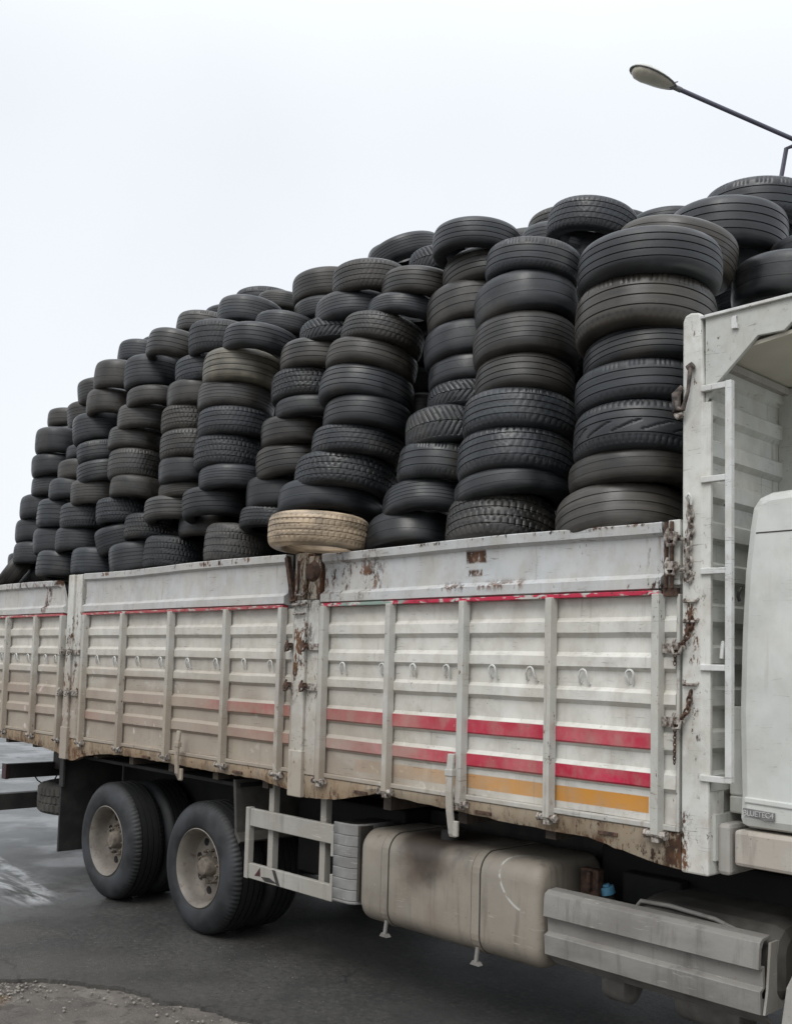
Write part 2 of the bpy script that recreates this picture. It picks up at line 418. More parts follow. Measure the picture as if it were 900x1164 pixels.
def paint(name,base=(.655,.645,.595),dust=1.05,chips=.5,streaks=.3,stripes=False,patch=None,rough=.5,grime=1.,edge=None,dustcol=TAN,rustmask=None):
    n=NT(name)
    big=n.noise(1.3,4); mid=n.noise(6,5); fine=n.noise(45,4)
    col=n.mix(n.ss(mid,.35,.7),base,tuple(c*.86 for c in base))
    col=n.mix(n.mul(n.ss(big,.4,.65),.35),col,tuple(c*k for c,k in zip(base,(.80,.83,.84))))
    if stripes:
        # painted bands on the pressed bulges; faded and dusty towards the rear
        fr=n.ss(n.add(n.X,n.math('MULTIPLY',n.math('SUBTRACT',big,.5),1.4)),-3.3,-1.9,.72,1.)
        fr=n.mul(fr,n.ss(n.X,-2.95,-2.85))
        lf=n.mul(n.ss(n.X,-2.95,-2.85,1,0),n.mx(n.ss(n.add(n.X,n.math('MULTIPLY',n.math('SUBTRACT',big,.5),1.2)),-5.0,-3.5,.18,1.),.10))
        r1=n.mx(fr,lf)
        red=n.mul(n.band(n.Z,1.783,1.868,.003),r1)
        fr2=n.mul(n.ss(n.add(n.X,n.math('MULTIPLY',n.math('SUBTRACT',mid,.5),1.2)),-3.0,-1.5,.45,1.),n.ss(n.X,-2.95,-2.85))
        lf2=n.mul(n.ss(n.X,-2.95,-2.85,1,0),n.mx(n.mx(n.ss(n.X,-4.3,-3.2,.18,1.),n.mul(n.ss(n.X,-6.05,-5.85,.7,.05),n.ss(n.X,-6.5,-6.3))),.05))
        red2=n.mul(n.band(n.Z,1.590,1.667,.003),n.mx(fr2,lf2))
        redf=n.add(red,red2,True)
        redf=n.mul(redf,n.ss(n.noise(26,5,rough=.7),.24,.34))
        redf=n.mul(redf,n.band(n.X,-50,-.145,.004))
        redc=n.mix(n.ss(mid,.3,.7),(.40,.006,.035),(.50,.02,.065))
        col=n.mix(redf,col,redc)
        ye=n.mul(n.rect(-2.45,-.20,1.462,1.545,.003),n.ss(n.add(n.X,n.mul(n.math('SUBTRACT',mid,.5),1.0)),-2.7,-.9,.25,1.))
        col=n.mix(ye,col,n.mix(mid,(.60,.26,.02),(.50,.23,.05)))
    if dust:
        low=n.ss(n.Z,2.35,1.55); back=n.ss(n.X,-.6,-4.3)
        d=n.mul(low,back,.92)
        d=n.add(d,n.mul(back,.22)); d=n.add(d,n.mul(n.ss(n.Z,1.62,1.40),.38,n.ss(n.X,.3,-2.0,.25,1.)))
        d=n.mul(d,n.ss(n.noise(2.2,6,k=(.7,1,1.6)),.18,.62,.45,1.15),dust)
        d=n.math('MINIMUM',d,.80)
        # small splashes where the film of dust has been knocked off
        sp=n.mul(n.ss(n.noise(9,5,dist=.6),.60,.68),n.ss(n.noise(1.7,2),.45,.6))
        d=n.mul(d,n.inv(n.mul(sp,.7)))
        col=n.mix(d,col,n.mix(fine,dustcol,tuple(c*1.3 for c in dustcol)))
    # vertical dirty run-offs
    runs=n.mul(n.ss(n.noise(1,4,k=(26,26,1.1)),.58,.75),n.ss(n.noise(2.5,3),.4,.62),streaks)
    col=n.mix(runs,col,(.17,.12,.085))
    if name=='rusty_sill_paint':
        q=n.mul(n.ss(n.noise(1,5,k=(9,9,3.2),rough=.75),.46,.62),n.ss(n.noise(2.1,3),.30,.52),.85); col=n.mix(q,col,(.105,.062,.034))
        q2=n.mul(n.ss(n.noise(1,5,k=(34,34,9),rough=.75),.57,.62),.8); col=n.mix(q2,col,(.035,.022,.014))
    # dents rubbed grey, scratches
    scr=n.mul(n.ss(n.noise(1,3,k=(5,5,60),dist=.4),.66,.70),n.ss(n.noise(3.1,2),.52,.62),.7*chips)
    col=n.mix(scr,col,(.09,.065,.05))
    gr=n.mul(n.ss(n.noise(7,6,rough=.68,k=(1,1,.7)),.42,.66),.34*grime); col=n.mix(gr,col,(.30,.265,.21))
    gr2=n.mul(n.ss(n.noise(1.8,4),.42,.66),.30*grime); col=n.mix(gr2,col,(.42,.385,.31))
    hair=n.mul(n.ss(n.noise(1,3,k=(9,9,110),dist=1.2),.63,.66),n.ss(n.noise(6,3),.50,.60),.55*grime); col=n.mix(hair,col,(.12,.10,.085))
    spk=n.mul(n.ss(n.noise(75,3),.70,.73),n.ss(n.noise(3,3),.42,.58),.8*grime); col=n.mix(spk,col,(.07,.05,.04))
    # paint chips: clusters gated by a larger noise
    gate=n.ss(n.noise(2.3,3),.72-.30*chips,.80-.22*chips)
    ch=n.mul(n.ss(n.noise(34,6,rough=.72,k=(1,1,.5)),.655-.05*chips,.67-.05*chips),gate)
    if rustmask:
        for (x0,x1,z0,z1,w,a) in rustmask:
            mk=n.mul(n.rect(x0,x1,z0,z1,w),n.ss(n.add(n.mul(n.noise(38,6,rough=.75,k=(1,1,.45)),.55),n.mul(n.noise(9,4,k=(1,1,.4)),.45)),.60-.20*a,.645-.17*a))
            ch=n.mx(ch,mk)
    col=n.mix(ch,col,n.mix(n.ss(mid,.35,.65),RUST,RUSTD))
    halo=n.mul(n.ss(n.noise(11,4),.52,.75),gate,.4*chips)
    col=n.mix(halo,col,(.28,.19,.12))
    n.bump(n.add(n.mul(n.inv(ch),1.),n.mul(fine,.18)),.35,.003)
    return n.fin(col,n.add(n.mul(ch,.3),n.add(rough,n.mul(mid,.15))),0,.4)

def dirt(n,c,c2):
    a=n.mul(n.ss(n.noise(1,5,k=(14,14,1.6),rough=.65),.50,.68),.45); c=n.mix(a,c,tuple(q*.5 for q in c2))
    sc=n.mul(n.ss(n.noise(1,3,k=(6,6,80),dist=1.),.64,.67),n.ss(n.noise(5,3),.5,.6),.6); c=n.mix(sc,c,tuple(min(.6,q*2.2) for q in c2))
    sp=n.mul(n.ss(n.noise(60,4,rough=.7),.62,.68),n.ss(n.noise(4,4),.45,.6),.6); c=n.mix(sp,c,(.06,.05,.04))
    lo=n.mul(n.ss(n.noise(3,5),.45,.62),.35); return n.mix(lo,c,tuple(q*1.5 for q in c2))
def simple(name,c1,c2,rough=.6,scale=8,metal=0,bump=.2,bs=60,spec=.4,k=None,dist=.004,dirty=False):
    n=NT(name); f=n.ss(n.noise(scale,5,k=k),.35,.68)
    n.bump(n.noise(bs,4),bump,dist)
    return n.fin(dirt(n,n.mix(f,c1,c2),c2) if dirty else n.mix(f,c1,c2),rough,metal,spec)

M={}
M['board']=paint('weathered_white_board_paint',chips=.42,streaks=.45,stripes=True)
M['topboard']=paint('chipped_grey_white_top_board',base=(.50,.51,.51),dust=.8,chips=.6,streaks=.6,
    rustmask=[(-1.47,-1.31,2.80,2.875,.008,.9),(-1.45,-1.34,2.72,2.76,.008,.9),(-1.75,-1.0,2.635,2.68,.03,.55),(-.2,.0,2.55,2.95,.03,.45),(-2.84,-2.2,2.63,2.9,.12,.5),(-6.2,-.1,2.925,2.97,.01,.35),(-9,-6.7,2.87,2.95,.02,.5),(-7.25,-7.1,2.6,2.92,.03,.7)])
M['trim']=None
M['rib']=paint('rib_paint',base=(.50,.50,.465),chips=.8,streaks=.7,dust=.8)
M['post']=paint('post_paint',base=(.64,.64,.60),chips=.9,streaks=.6,dust=.8,grime=1.2,
    rustmask=[(-.05,.13,2.0,2.95,.05,.32),(.0,.12,1.75,2.1,.04,.38),(-.06,.05,1.22,1.5,.02,.6),(-3.2,-2.8,2.55,2.98,.04,.7),(-3.15,-2.9,1.9,2.5,.08,.38),(-6.7,-6.4,1.2,2.98,.06,.25)])
M['sill']=paint('rusty_sill_paint',base=(.235,.185,.125),chips=1.,streaks=2.,dust=.75,rustmask=[(-9.5,.2,1.20,1.315,.03,.5),(-.10,.02,1.2,1.42,.02,.8)],dustcol=(.25,.17,.10))
M['white']=paint('headboard_paint',base=(.50,.51,.475),chips=.45,streaks=.6,dust=0,grime=.9)
M['cab']=paint('cab_paint',base=(.60,.61,.575),chips=.15,streaks=.22,dust=0,rough=.36,grime=.45)
M['valance']=simple('dusty_cab_valance',(.42,.39,.34),(.33,.29,.245),.6,3,dirty=True)
M['ladder']=paint('ladder_paint',base=(.64,.65,.63),chips=1.,streaks=.3,dust=0)
M['ceil']=simple('canopy_underside_paint',(.50,.47,.39),(.42,.40,.33),.6,2)
M['dark']=simple('dark_underbody',(.012,.012,.012),(.028,.025,.022),.7,4)
M['chass']=simple('grimy_chassis_steel',(.022,.021,.020),(.05,.043,.036),.65,5)
M['grey']=simple('road_dusted_grey_plastic',(.235,.225,.205),(.165,.155,.14),.62,2.5,bump=.25,k=(1,1,2.2),dirty=True)
M['guard']=simple('guard_dusty_paint',(.34,.325,.295),(.25,.235,.205),.6,3,bump=.25,dirty=True)
M['rib_plastic']=simple('ribbed_grey_plastic',(.24,.24,.23),(.17,.165,.155),.6,4,dirty=True)
M['rust']=simple('rusty_iron',(.10,.055,.035),(.035,.022,.017),.8,30,bump=.8,bs=90)
M['rustwhite']=simple('half_rusted_white_iron',(.40,.37,.33),(.06,.035,.025),.75,38,bump=.8,bs=90)
M['flap']=simple('black_rubber_flap',(.016,.016,.016),(.035,.033,.03),.7,5)
M['flapgrey']=simple('dusty_flap',(.09,.085,.075),(.05,.046,.04),.7,5)
M['red']=simple('red_reflector',(.055,.022,.022),(.035,.02,.02),.35,9)
M['blue']=simple('pale_blue_cap',(.10,.30,.45),(.16,.36,.50),.5,30)
M['badge']=simple('grey_badge_plate',(.20,.20,.19),(.15,.15,.145),.45,30)
M['badge_letters']=simple('light_badge_letters',(.45,.45,.43),(.38,.38,.37),.4,30)
M['glass']=simple('dark_cab_glass',(.02,.025,.028),(.025,.03,.03),.08,2,bump=0)
M['handle']=simple('greasy_rusted_iron',(.028,.022,.020),(.15,.12,.10),.6,28,bump=.8,bs=80)
M['headrust']=paint('badly_rusted_post_head',base=(.42,.38,.31),chips=1.1,streaks=3.0,dust=.8,rustmask=[(-3.2,-2.8,2.6,2.98,.03,.75)])
M['airtank']=simple('dusty_air_tank',(.17,.16,.14),(.10,.09,.08),.65,6)
M['well']=simple('black_wheel_well',(.006,.006,.006),(.012,.011,.010),.8,4)
M['wood']=simple('bed_floor_planks',(.07,.055,.04),(.04,.03,.025),.8,9,k=(.3,4,1))
def mk_trim():
    n=NT('flaking_red_edge_strip')
    f=n.ss(n.noise(1,5,k=(14,20,45)),.40,.47)
    f=n.mul(f,n.inv(n.mul(n.band(n.X,-.98,-.92,.01),.9)))
    c=n.mix(f,(.46,.46,.42),(.44,.015,.05))
    g=n.mul(n.band(n.X,-2.62,-1.95,.05),n.ss(n.noise(1,3,k=(9,9,9)),.46,.5))
    c=n.mix(g,c,(.22,.29,.25))
    c=n.mix(n.mul(n.ss(n.X,-2.9,-3.6),.35),c,TAN)
    ch=n.ss(n.noise(30,5),.60,.63); c=n.mix(n.mul(ch,.9),c,RUSTD)
    return n.fin(c,.55)
M['trim']=mk_trim()
def mk_tank():
    n=NT('dust_covered_fuel_tank'); f=n.noise(2.5,5); fi=n.noise(40,4)
    c=dirt(n,n.mix(n.ss(f,.35,.7),(.265,.232,.188),(.20,.176,.142)),(.18,.165,.14))
    d=n.t.nodes.new('ShaderNodeVectorMath'); d.operation='DISTANCE'
    n.L(n.scale(n.P,(1.,.6,1.)),d.inputs[0]); d.inputs[1].default_value=(-1.86,.16,1.06)
    st=n.ss(n.add(d.outputs['Value'],n.mul(n.math('SUBTRACT',n.noise(6,3),.5),.2)),.38,.14)
    c=n.mix(n.mul(st,.96),c,(.030,.021,.015))
    st2=n.mul(n.rect(-2.05,-1.62,.5,1.06,.12),n.ss(n.noise(4,3),.35,.7),.35)
    c=n.mix(st2,c,(.15,.105,.07))
    # pale scraped arc near the front end
    d2=n.t.nodes.new('ShaderNodeVectorMath'); d2.operation='DISTANCE'; n.L(n.P,d2.inputs[0]); d2.inputs[1].default_value=(-1.0,.05,1.03)
    arc=n.mul(n.band(d2.outputs['Value'],.225,.237,.005),n.ss(n.X,-1.02,-1.06),n.ss(n.noise(14,3),.40,.5))
    c=n.mix(n.mul(arc,.8),c,(.5,.5,.47))
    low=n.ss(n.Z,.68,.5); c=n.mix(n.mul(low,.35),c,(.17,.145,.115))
    n.bump(n.add(n.mul(fi,.3),n.noise(3,2)),.25,.012)
    return n.fin(c,.58)
M['tank']=mk_tank()
def mk_rubber():
    n=NT('worn_tyre_rubber')
    oi=n.t.nodes.new('ShaderNodeObjectInfo')
    off=n.t.nodes.new('ShaderNodeVectorMath'); off.operation='ADD'; n.L(n.P,off.inputs[0])
    cx=n.t.nodes.new('ShaderNodeCombineXYZ'); r=n.mul(oi.outputs['Random'],37.)
    n.L(r,cx.inputs[0]); n.L(r,cx.inputs[1]); n.L(r,cx.inputs[2]); n.L(cx.outputs[0],off.inputs[1]); V=off.outputs[0]
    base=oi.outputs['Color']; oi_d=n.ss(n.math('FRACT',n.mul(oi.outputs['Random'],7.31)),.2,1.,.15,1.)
    ring=n.noise(1,4,vec=V,k=(2.2,2.2,55)); blot=n.noise(5,5,vec=V); fine=n.noise(60,5,vec=V)
    def mulc(c,f):
        q=n.t.nodes.new('ShaderNodeMix'); q.data_type='RGBA'; q.blend_type='MULTIPLY'; q.inputs[0].default_value=1; n.L(c,q.inputs[6])
        w=n.t.nodes.new('ShaderNodeCombineXYZ'); n.L(f,w.inputs[0]);n.L(f,w.inputs[1]);n.L(f,w.inputs[2]); n.L(w.outputs[0],q.inputs[7]); return q.outputs[2]
    c=mulc(base,n.ss(ring,.3,.7,.62,1.45)); c=mulc(c,n.ss(blot,.35,.68,.68,1.45))
    scuff=n.mul(n.ss(n.noise(16,5,vec=V,rough=.7),.66,.74),n.ss(blot,.5,.65),.5)
    c=n.mix(scuff,c,(.15,.145,.13))
    dust=n.mul(n.ss(n.noise(3.3,4,vec=V),.46,.70),.30,oi_d); c=n.mix(dust,c,(.115,.100,.080))
    n.bump(n.add(n.mul(ring,.35),n.mul(fine,.6)),.30,.003)
    return n.fin(c,n.ss(blot,.3,.7,.34,.60),0,.55)
M['rubber']=mk_rubber()
def mk_wheelrubber():
    n=NT('truck_tyre_rubber'); f=n.noise(4,5); c=n.mix(n.ss(f,.35,.7),(.010,.0105,.011),(.019,.020,.022))
    r=n.t.nodes.new('ShaderNodeVectorMath'); r.operation='LENGTH'; n.L(n.scale(n.P,(1,0,1)),r.inputs[0])
    side=n.band(r.outputs['Value'],.33,.49,.02)
    tr=n.ss(r.outputs['Value'],.495,.51); c=n.mix(n.mul(tr,.85),c,(.008,.008,.008))  # tread blackened in colour for the shade under the truck
    g=n.mul(side,n.ss(n.noise(4,5),.40,.66),.55)
    c=n.mix(g,c,(.042,.047,.052)); n.bump(n.noise(50,4),.25,.003)
    return n.fin(c,.62)
M['wrub']=mk_wheelrubber()
def mk_rim():
    n=NT('rim_paint_rusting'); f=n.noise(5,4); c=n.mix(n.ss(f,.35,.7),(.185,.165,.138),(.12,.105,.088))
    ru=n.mul(n.ss(n.noise(15,6,rough=.75),.53,.62),n.ss(n.noise(3,3),.45,.62),.8)
    c=n.mix(ru,c,(.075,.050,.036))
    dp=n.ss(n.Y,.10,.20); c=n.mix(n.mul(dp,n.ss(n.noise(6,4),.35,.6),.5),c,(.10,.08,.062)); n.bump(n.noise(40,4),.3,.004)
    return n.fin(c,.6)
M['rim']=mk_rim()
M['hub']=simple('dirty_hub',(.17,.145,.115),(.075,.062,.05),.7,12)

# ------------------------------------------------------------------ world, light, camera
w=bpy.data.worlds.new('World'); scene.world=w; w.use_nodes=True
t=w.node_tree; bg=t.nodes['Background']
sky=t.nodes.new('ShaderNodeTexSky'); sky.sky_type='NISHITA'; sky.sun_disc=False
SUN=Vector((.30,-.75,.95)).normalized()
sky.sun_elevation=math.asin(SUN.z); sky.sun_rotation=math.atan2(SUN.x,SUN.y); sky.dust_density=3; sky.air_density=1.5
tc=t.nodes.new('ShaderNodeTexCoord'); sp=t.nodes.new('ShaderNodeSeparateXYZ'); t.links.new(tc.outputs['Generated'],sp.inputs[0])
mr=t.nodes.new('ShaderNodeMapRange'); mr.interpolation_type='SMOOTHSTEP'; mr.inputs[1].default_value=0.45; mr.inputs[2].default_value=1.0; mr.inputs[3].default_value=SKYLOW; mr.inputs[4].default_value=SKYTOP
t.links.new(sp.outputs[2],mr.inputs[0])
nz=t.nodes.new('ShaderNodeTexNoise'); nz.inputs['Scale'].default_value=1.6; nz.inputs['Detail'].default_value=4; t.links.new(tc.outputs['Generated'],nz.inputs['Vector'])
m2=t.nodes.new('ShaderNodeMapRange'); m2.inputs[1].default_value=.3; m2.inputs[2].default_value=.7; m2.inputs[3].default_value=.94; m2.inputs[4].default_value=1.05; t.links.new(nz.outputs['Fac'],m2.inputs[0])
mu=t.nodes.new('ShaderNodeMath'); mu.operation='MULTIPLY'; t.links.new(mr.outputs[0],mu.inputs[0]); t.links.new(m2.outputs[0],mu.inputs[1])
vm=t.nodes.new('ShaderNodeVectorMath'); vm.operation='SCALE'; vm.inputs[0].default_value=(.955,.995,1.055); t.links.new(mu.outputs[0],vm.inputs['Scale'])
mx=t.nodes.new('ShaderNodeMix'); mx.data_type='RGBA'; mx.inputs[0].default_value=.96
t.links.new(sky.outputs[0],mx.inputs[6]); t.links.new(vm.outputs[0],mx.inputs[7]); t.links.new(mx.outputs[2],bg.inputs[0]); bg.inputs[1].default_value=.1
sl=bpy.data.lights.new('sun','SUN'); sl.energy=SUNE; sl.angle=math.radians(30); sl.color=(1,.975,.94)
so=bpy.data.objects.new('sun',sl); COL.objects.link(so); so.rotation_euler=(-SUN).to_track_quat('-Z','Y').to_euler()
vs=scene.view_settings; vs.view_transform='Standard'; vs.look='None'; vs.exposure=EXPO; vs.gamma=1; vs.use_curve_mapping=False
cam=bpy.data.cameras.new('camera'); co=bpy.data.objects.new('camera',cam); COL.objects.link(co); scene.camera=co
RM=((0.6907153984629022,0.038303308460215485,0.7221115529384887),(0.7226556276835421,-0.07260188552421792,-0.6873847612477557),(0.026097549761231027,0.9966252168088714,-0.07782734170669155))
mw=Matrix(RM).to_4x4(); mw.translation=(2.663666,-4.510575,2.183363); co.matrix_world=mw
cam.sensor_fit='VERTICAL'; cam.sensor_height=36; cam.lens=1150/1164*36; cam.shift_y=83/1164; cam.clip_end=2000; cam.clip_start=.05

# ------------------------------------------------------------------ ground
EDGE=[(-30,-11),(-12,-4.6),(-7,-2.75),(-4.9,-1.95),(-4.16,-1.56),(-4.0,-1.30),(-3.75,-1.12),(-3.45,-1.0),(-3.15,-.93),(-2.95,-.80),(-2.7,-.80),(-2.48,-.68),(-2.1,-.66),(-1.6,-.5),(-.8,-.62),(.6,-.75),(3,-1.2),(8,-1.8),(30,-3)]
def mk_ground(old):
    n=NT('old_broken_surface' if old else 'damp_asphalt')
    f=n.noise(.5,5); m=n.noise(3,6); fi=n.noise(70,5,rough=.7); agg=n.noise(240,2)
    if old:
        c=n.mix(n.ss(m,.35,.68),(.125,.110,.095),(.075,.066,.058))
        c=n.mix(n.mul(n.ss(fi,.52,.66),.6),c,(.18,.165,.145))
        pale=n.mul(n.ss(n.noise(4.2,7,dist=.5,k=(.8,1.7,1),rough=.65),.56,.62),.6); c=n.mix(pale,c,(.185,.168,.145))
        dk=n.mul(n.ss(n.noise(5,6,rough=.7),.46,.36),.7); c=n.mix(dk,c,(.045,.038,.033))
        d=n.t.nodes.new('ShaderNodeVectorMath'); d.operation='DISTANCE'; n.L(n.scale(n.P,(.55,1,1)),d.inputs[0]); d.inputs[1].default_value=(-4.12*.55,-1.80,0)
        pud=n.ss(n.add(d.outputs['Value'],n.mul(n.math('SUBTRACT',m,.5),.25)),.22,.17)
        c=n.mix(pud,c,(.12,.085,.055))
        rough=n.ss(pud,0,1,.85,.12)
        n.bump(n.mul(n.add(n.mul(m,.8),n.mul(fi,.5)),n.inv(pud)),.8,.02)
        return n.fin(c,rough,0,.4)
    c=n.mix(n.ss(f,.35,.65),(.056,.053,.048),(.030,.029,.027))
    sp_=n.noise(22,6,rough=.75); c=n.mix(n.mul(n.ss(sp_,.50,.66),.55),c,(.105,.098,.086)); c=n.mix(n.mul(n.ss(sp_,.48,.36),.75),c,(.010,.010,.010))
    st_=n.mul(n.ss(n.noise(90,3),.66,.72),.8); c=n.mix(st_,c,(.16,.15,.13)); pt=n.mul(n.ss(n.noise(1.3,5,rough=.6),.46,.60),.5); c=n.mix(pt,c,(.022,.021,.020))
    far=n.mx(n.ss(n.Y,2.8,6.0),n.mul(n.ss(n.Y,-.3,1.8),n.ss(n.X,-6.6,-8.6))); c=n.mix(n.mul(far,.75),c,(.15,.155,.155))
    wf=n.mul(n.ss(n.X,-6.2,-7.6),.7); c=n.mix(wf,c,(.125,.13,.13))
    c=n.mix(n.mul(n.ss(m,.5,.7),.4),c,(.058,.055,.050))
    c=n.mix(n.mul(n.ss(fi,.60,.70),.5),c,(.14,.13,.12))
    # brownish dust film towards the crumbling edge
    c=n.mix(n.mul(n.ss(n.Y,-.2,-1.4),n.ss(n.noise(1.1,4),.35,.65),.5),c,(.085,.074,.062))
    # pale wet sheen left of the rear wheel put into the colour, faint painted lines
    sm=n.mul(n.rect(-7.5,-6.05,-.56,-.22,.16,V=n.Y),n.ss(n.noise(5,6,k=(.35,2.2,1),rough=.6),.42,.60),.8)
    sm2=n.mul(n.rect(-8.2,-7.2,-.12,.02,.05,V=n.Y),n.ss(n.noise(7,5),.45,.55),.55)
    yy=n.add(n.Y,n.mul(n.X,.16))
    l1=n.mul(n.band(yy,-1.30,-1.20,.02),n.ss(n.noise(6,5),.44,.52),.45,n.ss(n.X,-6.2,-6.6))
    l2=n.mul(n.band(n.math('SUBTRACT',n.X,n.mul(n.Y,.9)),-19.6,-19.4,.03),n.ss(n.noise(3,5),.38,.5),.7)
    for mk in (sm,sm2,l1,l2): c=n.mix(mk,c,(.42,.43,.43))
    # cracks
    vo=n.t.nodes.new('ShaderNodeTexVoronoi'); vo.feature='DISTANCE_TO_EDGE'; vo.inputs['Scale'].default_value=.55
    dn=n.t.nodes.new('ShaderNodeVectorMath'); dn.operation='ADD'; n.L(n.P,dn.inputs[0])
    cc=n.t.nodes.new('ShaderNodeCombineXYZ'); n.L(n.mul(m,.9),cc.inputs[0]); n.L(n.mul(f,.8),cc.inputs[1]); n.L(cc.outputs[0],dn.inputs[1]); n.L(dn.outputs[0],vo.inputs['Vector'])
    cr=n.mul(n.ss(vo.outputs['Distance'],.010,.004),n.ss(n.noise(.8,3),.5,.6)); c=n.mix(n.mul(cr,.8),c,(.015,.015,.014))
    wet=n.mul(n.ss(n.noise(.9,4),.58,.40),n.ss(n.X,-4.0,-6.5,.25,1.))
    n.bump(n.add(n.add(n.mul(fi,.8),n.mul(agg,.3)),n.add(n.mul(m,.4),n.mul(sp_,.6))),.7,.014)
    return n.fin(c,n.add(n.mul(n.inv(wet),.42),.30),0,.45)
mg=MB(); mg.add([(-400,-400,-.028),(400,-400,-.028),(400,400,-.028),(-400,400,-.018)],[(0,1,2,3)])
tag(mg.build('ground',mk_ground(True)),kind='structure')
pts=[]
for i in range(len(EDGE)-1):
    a,b=EDGE[i],EDGE[i+1]; L=math.hypot(b[0]-a[0],b[1]-a[1]); k=max(1,min(60,int(L/.018)))
    for j in range(k):
        tt=j/k; X_=a[0]+(b[0]-a[0])*tt; Y_=a[1]+(b[1]-a[1])*tt
        w1=sum(math.sin(X_*f_+p_)*a_ for f_,p_,a_ in ((9,1,.022),(23,2,.012),(51,.5,.008),(97,3,.005),(171,1.3,.003)))
        pts.append((X_,Y_+w1))
pts.append(EDGE[-1])
top=pts+[(400,-3),(400,400),(-400,400),(-400,-11)]
rb=MB(); n0=len(pts)
vsl=[(x,y,0) for x,y in top]+[(x,y-.006,-.03) for x,y in pts]
fsl=[tuple(range(len(top)))]+[(i,len(top)+i,len(top)+i+1,i+1) for i in range(n0-1)]
rb.add(vsl,fsl)
tag(rb.build('road',mk_ground(False)),kind='structure')
gm=MB()
def pebble(x,y,z,r):
    bm=bmesh.new(); bmesh.ops.create_icosphere(bm,subdivisions=1,radius=r)
    for v in bm.verts: v.co=Vector((v.co.x*rng.uniform(.7,1.3),v.co.y*rng.uniform(.7,1.3),v.co.z*rng.uniform(.4,.9)))
    gm.add([(v.co.x+x,v.co.y+y,v.co.z+z) for v in bm.verts],[tuple(v.index for v in f.verts) for f in bm.faces]); bm.free()
for i in range(1000):
    q=rng.random()
    if q<.40:
        x=rng.gauss(-4.15,.28); y=-1.72+rng.gauss(0,.16)+(x+4.15)*.35; z=-.015
    elif q<.62:
        k=rng.randrange(4,len(EDGE)-4); a,b=EDGE[k],EDGE[k+1]; tt=rng.random(); x=a[0]+(b[0]-a[0])*tt; y=a[1]+(b[1]-a[1])*tt-.04-abs(rng.gauss(0,.15)); z=-.015
    else:
        x=rng.uniform(-8,-1); y=rng.uniform(-1.6,.3); z=.001
        r=rng.uniform(.0015,.0045)
        if y<-.55-max(0,-(x+2.5))*.40: continue
        pebble(x,y,z,r); continue
    pebble(x,y,z,rng.choice([.003,.004,.005,.006,.008,.012]))
tag(gm.build('gravel',simple('pale_gravel',(.27,.245,.21),(.10,.09,.078),.8,14)),kind='stuff',label='loose pale grit along the broken asphalt edge')

# ------------------------------------------------------------------ tyre meshes
def tyre_mesh(name,pat):
    Z=[]; G=[]
    if pat in (0,4,8): G=[-.052,-.018,.018,.052]
    elif pat==1: G=[-.045,-.005,.035]
    elif pat==2: G=[-.03,.03]
    elif pat==5: G=[-.05,-.025,.0,.025,.05]
    elif pat==6: G=[-.04,0,.04]
    elif pat==7: G=[-.05,.012,.045]
    elif pat==3: G=[0]
    w_={2:.0022,5:.0019,6:.0031}.get(pat,.0030); dep={2:.0016,5:.0030,6:.0035}.get(pat,.0050)
    dense=pat in (1,3,4,7,8)
    zs=set()
    k=-.084
    while k<=.0841: zs.add(round(k,4)); k+=.0056 if dense else .014
    for g in G:
        for q in list(zs):
            if abs(q-g)<w_*1.3: zs.discard(q)
        for q in (g-w_,g-w_*.55,g+w_*.55,g+w_): zs.add(round(q,5))
    zs=sorted(zs)
    def rr(z): a=abs(z)/.09; return .310-.004*a**2-.012*a**5
    prof=[(.200,-.074),(.203,-.090),(.226,-.1025),(.252,-.105),(.270,-.1035),(.284,-.0965),(.294,-.0895)]
    for z in zs:
        r=rr(z)
        if any(abs(z-g)<w_*.6 for g in G): r-=dep
        prof.append((r,z))
    prof+=[(.294,.0895),(.284,.0965),(.270,.1035),(.252,.105),(.226,.1025),(.203,.090),(.200,.074),(.225,.080),(.262,.070),(.284,.045),(.290,0),(.284,-.045),(.262,-.070),(.225,-.080)]
    def off(a,h,r):
        if r<.290 or abs(h)>.0885: return 0
        d=0
        if pat==1:
            if h>.047 and (a*80/(2*PI))%1<.25: d=-.004
            if h<-.062 and (a*60/(2*PI))%1<.22: d=-.003
        elif pat==8:
            if ((a*104/(2*PI))+h*6+(.5 if h>0 else 0))%1<.20: d=-.0022
            if abs(h)>.060 and (a*52/(2*PI))%1<.20: d=-.004
        elif pat==3:
            if ((a*48/(2*PI))+abs(h)*16)%1<.30 and abs(h)<.08: d=-.006
        elif pat==4:
            row=int((h+.2)/.035)
            if ((a*52/(2*PI))+row*.37+h*4)%1<.16: d=-.005
        elif pat==7:
            if abs(h)>.058 and (a*66/(2*PI))%1<.25: d=-.005
            if -.04<h<.005 and abs(((a*14/(2*PI))%1)-(h+.04)/.045)<.10: d=-.005
        return d
    b=MB(); b.lathe(prof,256 if dense else 120,closed=True,off=off if dense else None)
    me=bpy.data.meshes.new(name); me.from_pydata(b.v,[],b.f)
    bm=bmesh.new(); bm.from_mesh(me); bmesh.ops.recalc_face_normals(bm,faces=bm.faces); bm.to_mesh(me); bm.free()
    me.materials.append(M['rubber']); me.shade_smooth(); me.set_sharp_from_angle(angle=math.radians(38)); return me
TM={p:tyre_mesh('tyre_tread',p) for p in range(9)}
ORD=['topmost','second','third','fourth','fifth','sixth','seventh','eighth','ninth','tenth','eleventh']
STK={'A':'stack beside the tall front post','B':'second stack from the front post','C':'narrow third stack from the front post','D':'leaning stack above the beige tyre',
 'E':'fifth stack from the front post','F':'sixth stack from the front post','G':'seventh stack from the front post','H':'eighth stack from the front post','I':'ninth stack from the front post',
 'K':'recessed stack near the rear end','L':'leftmost stack at the rear end'}
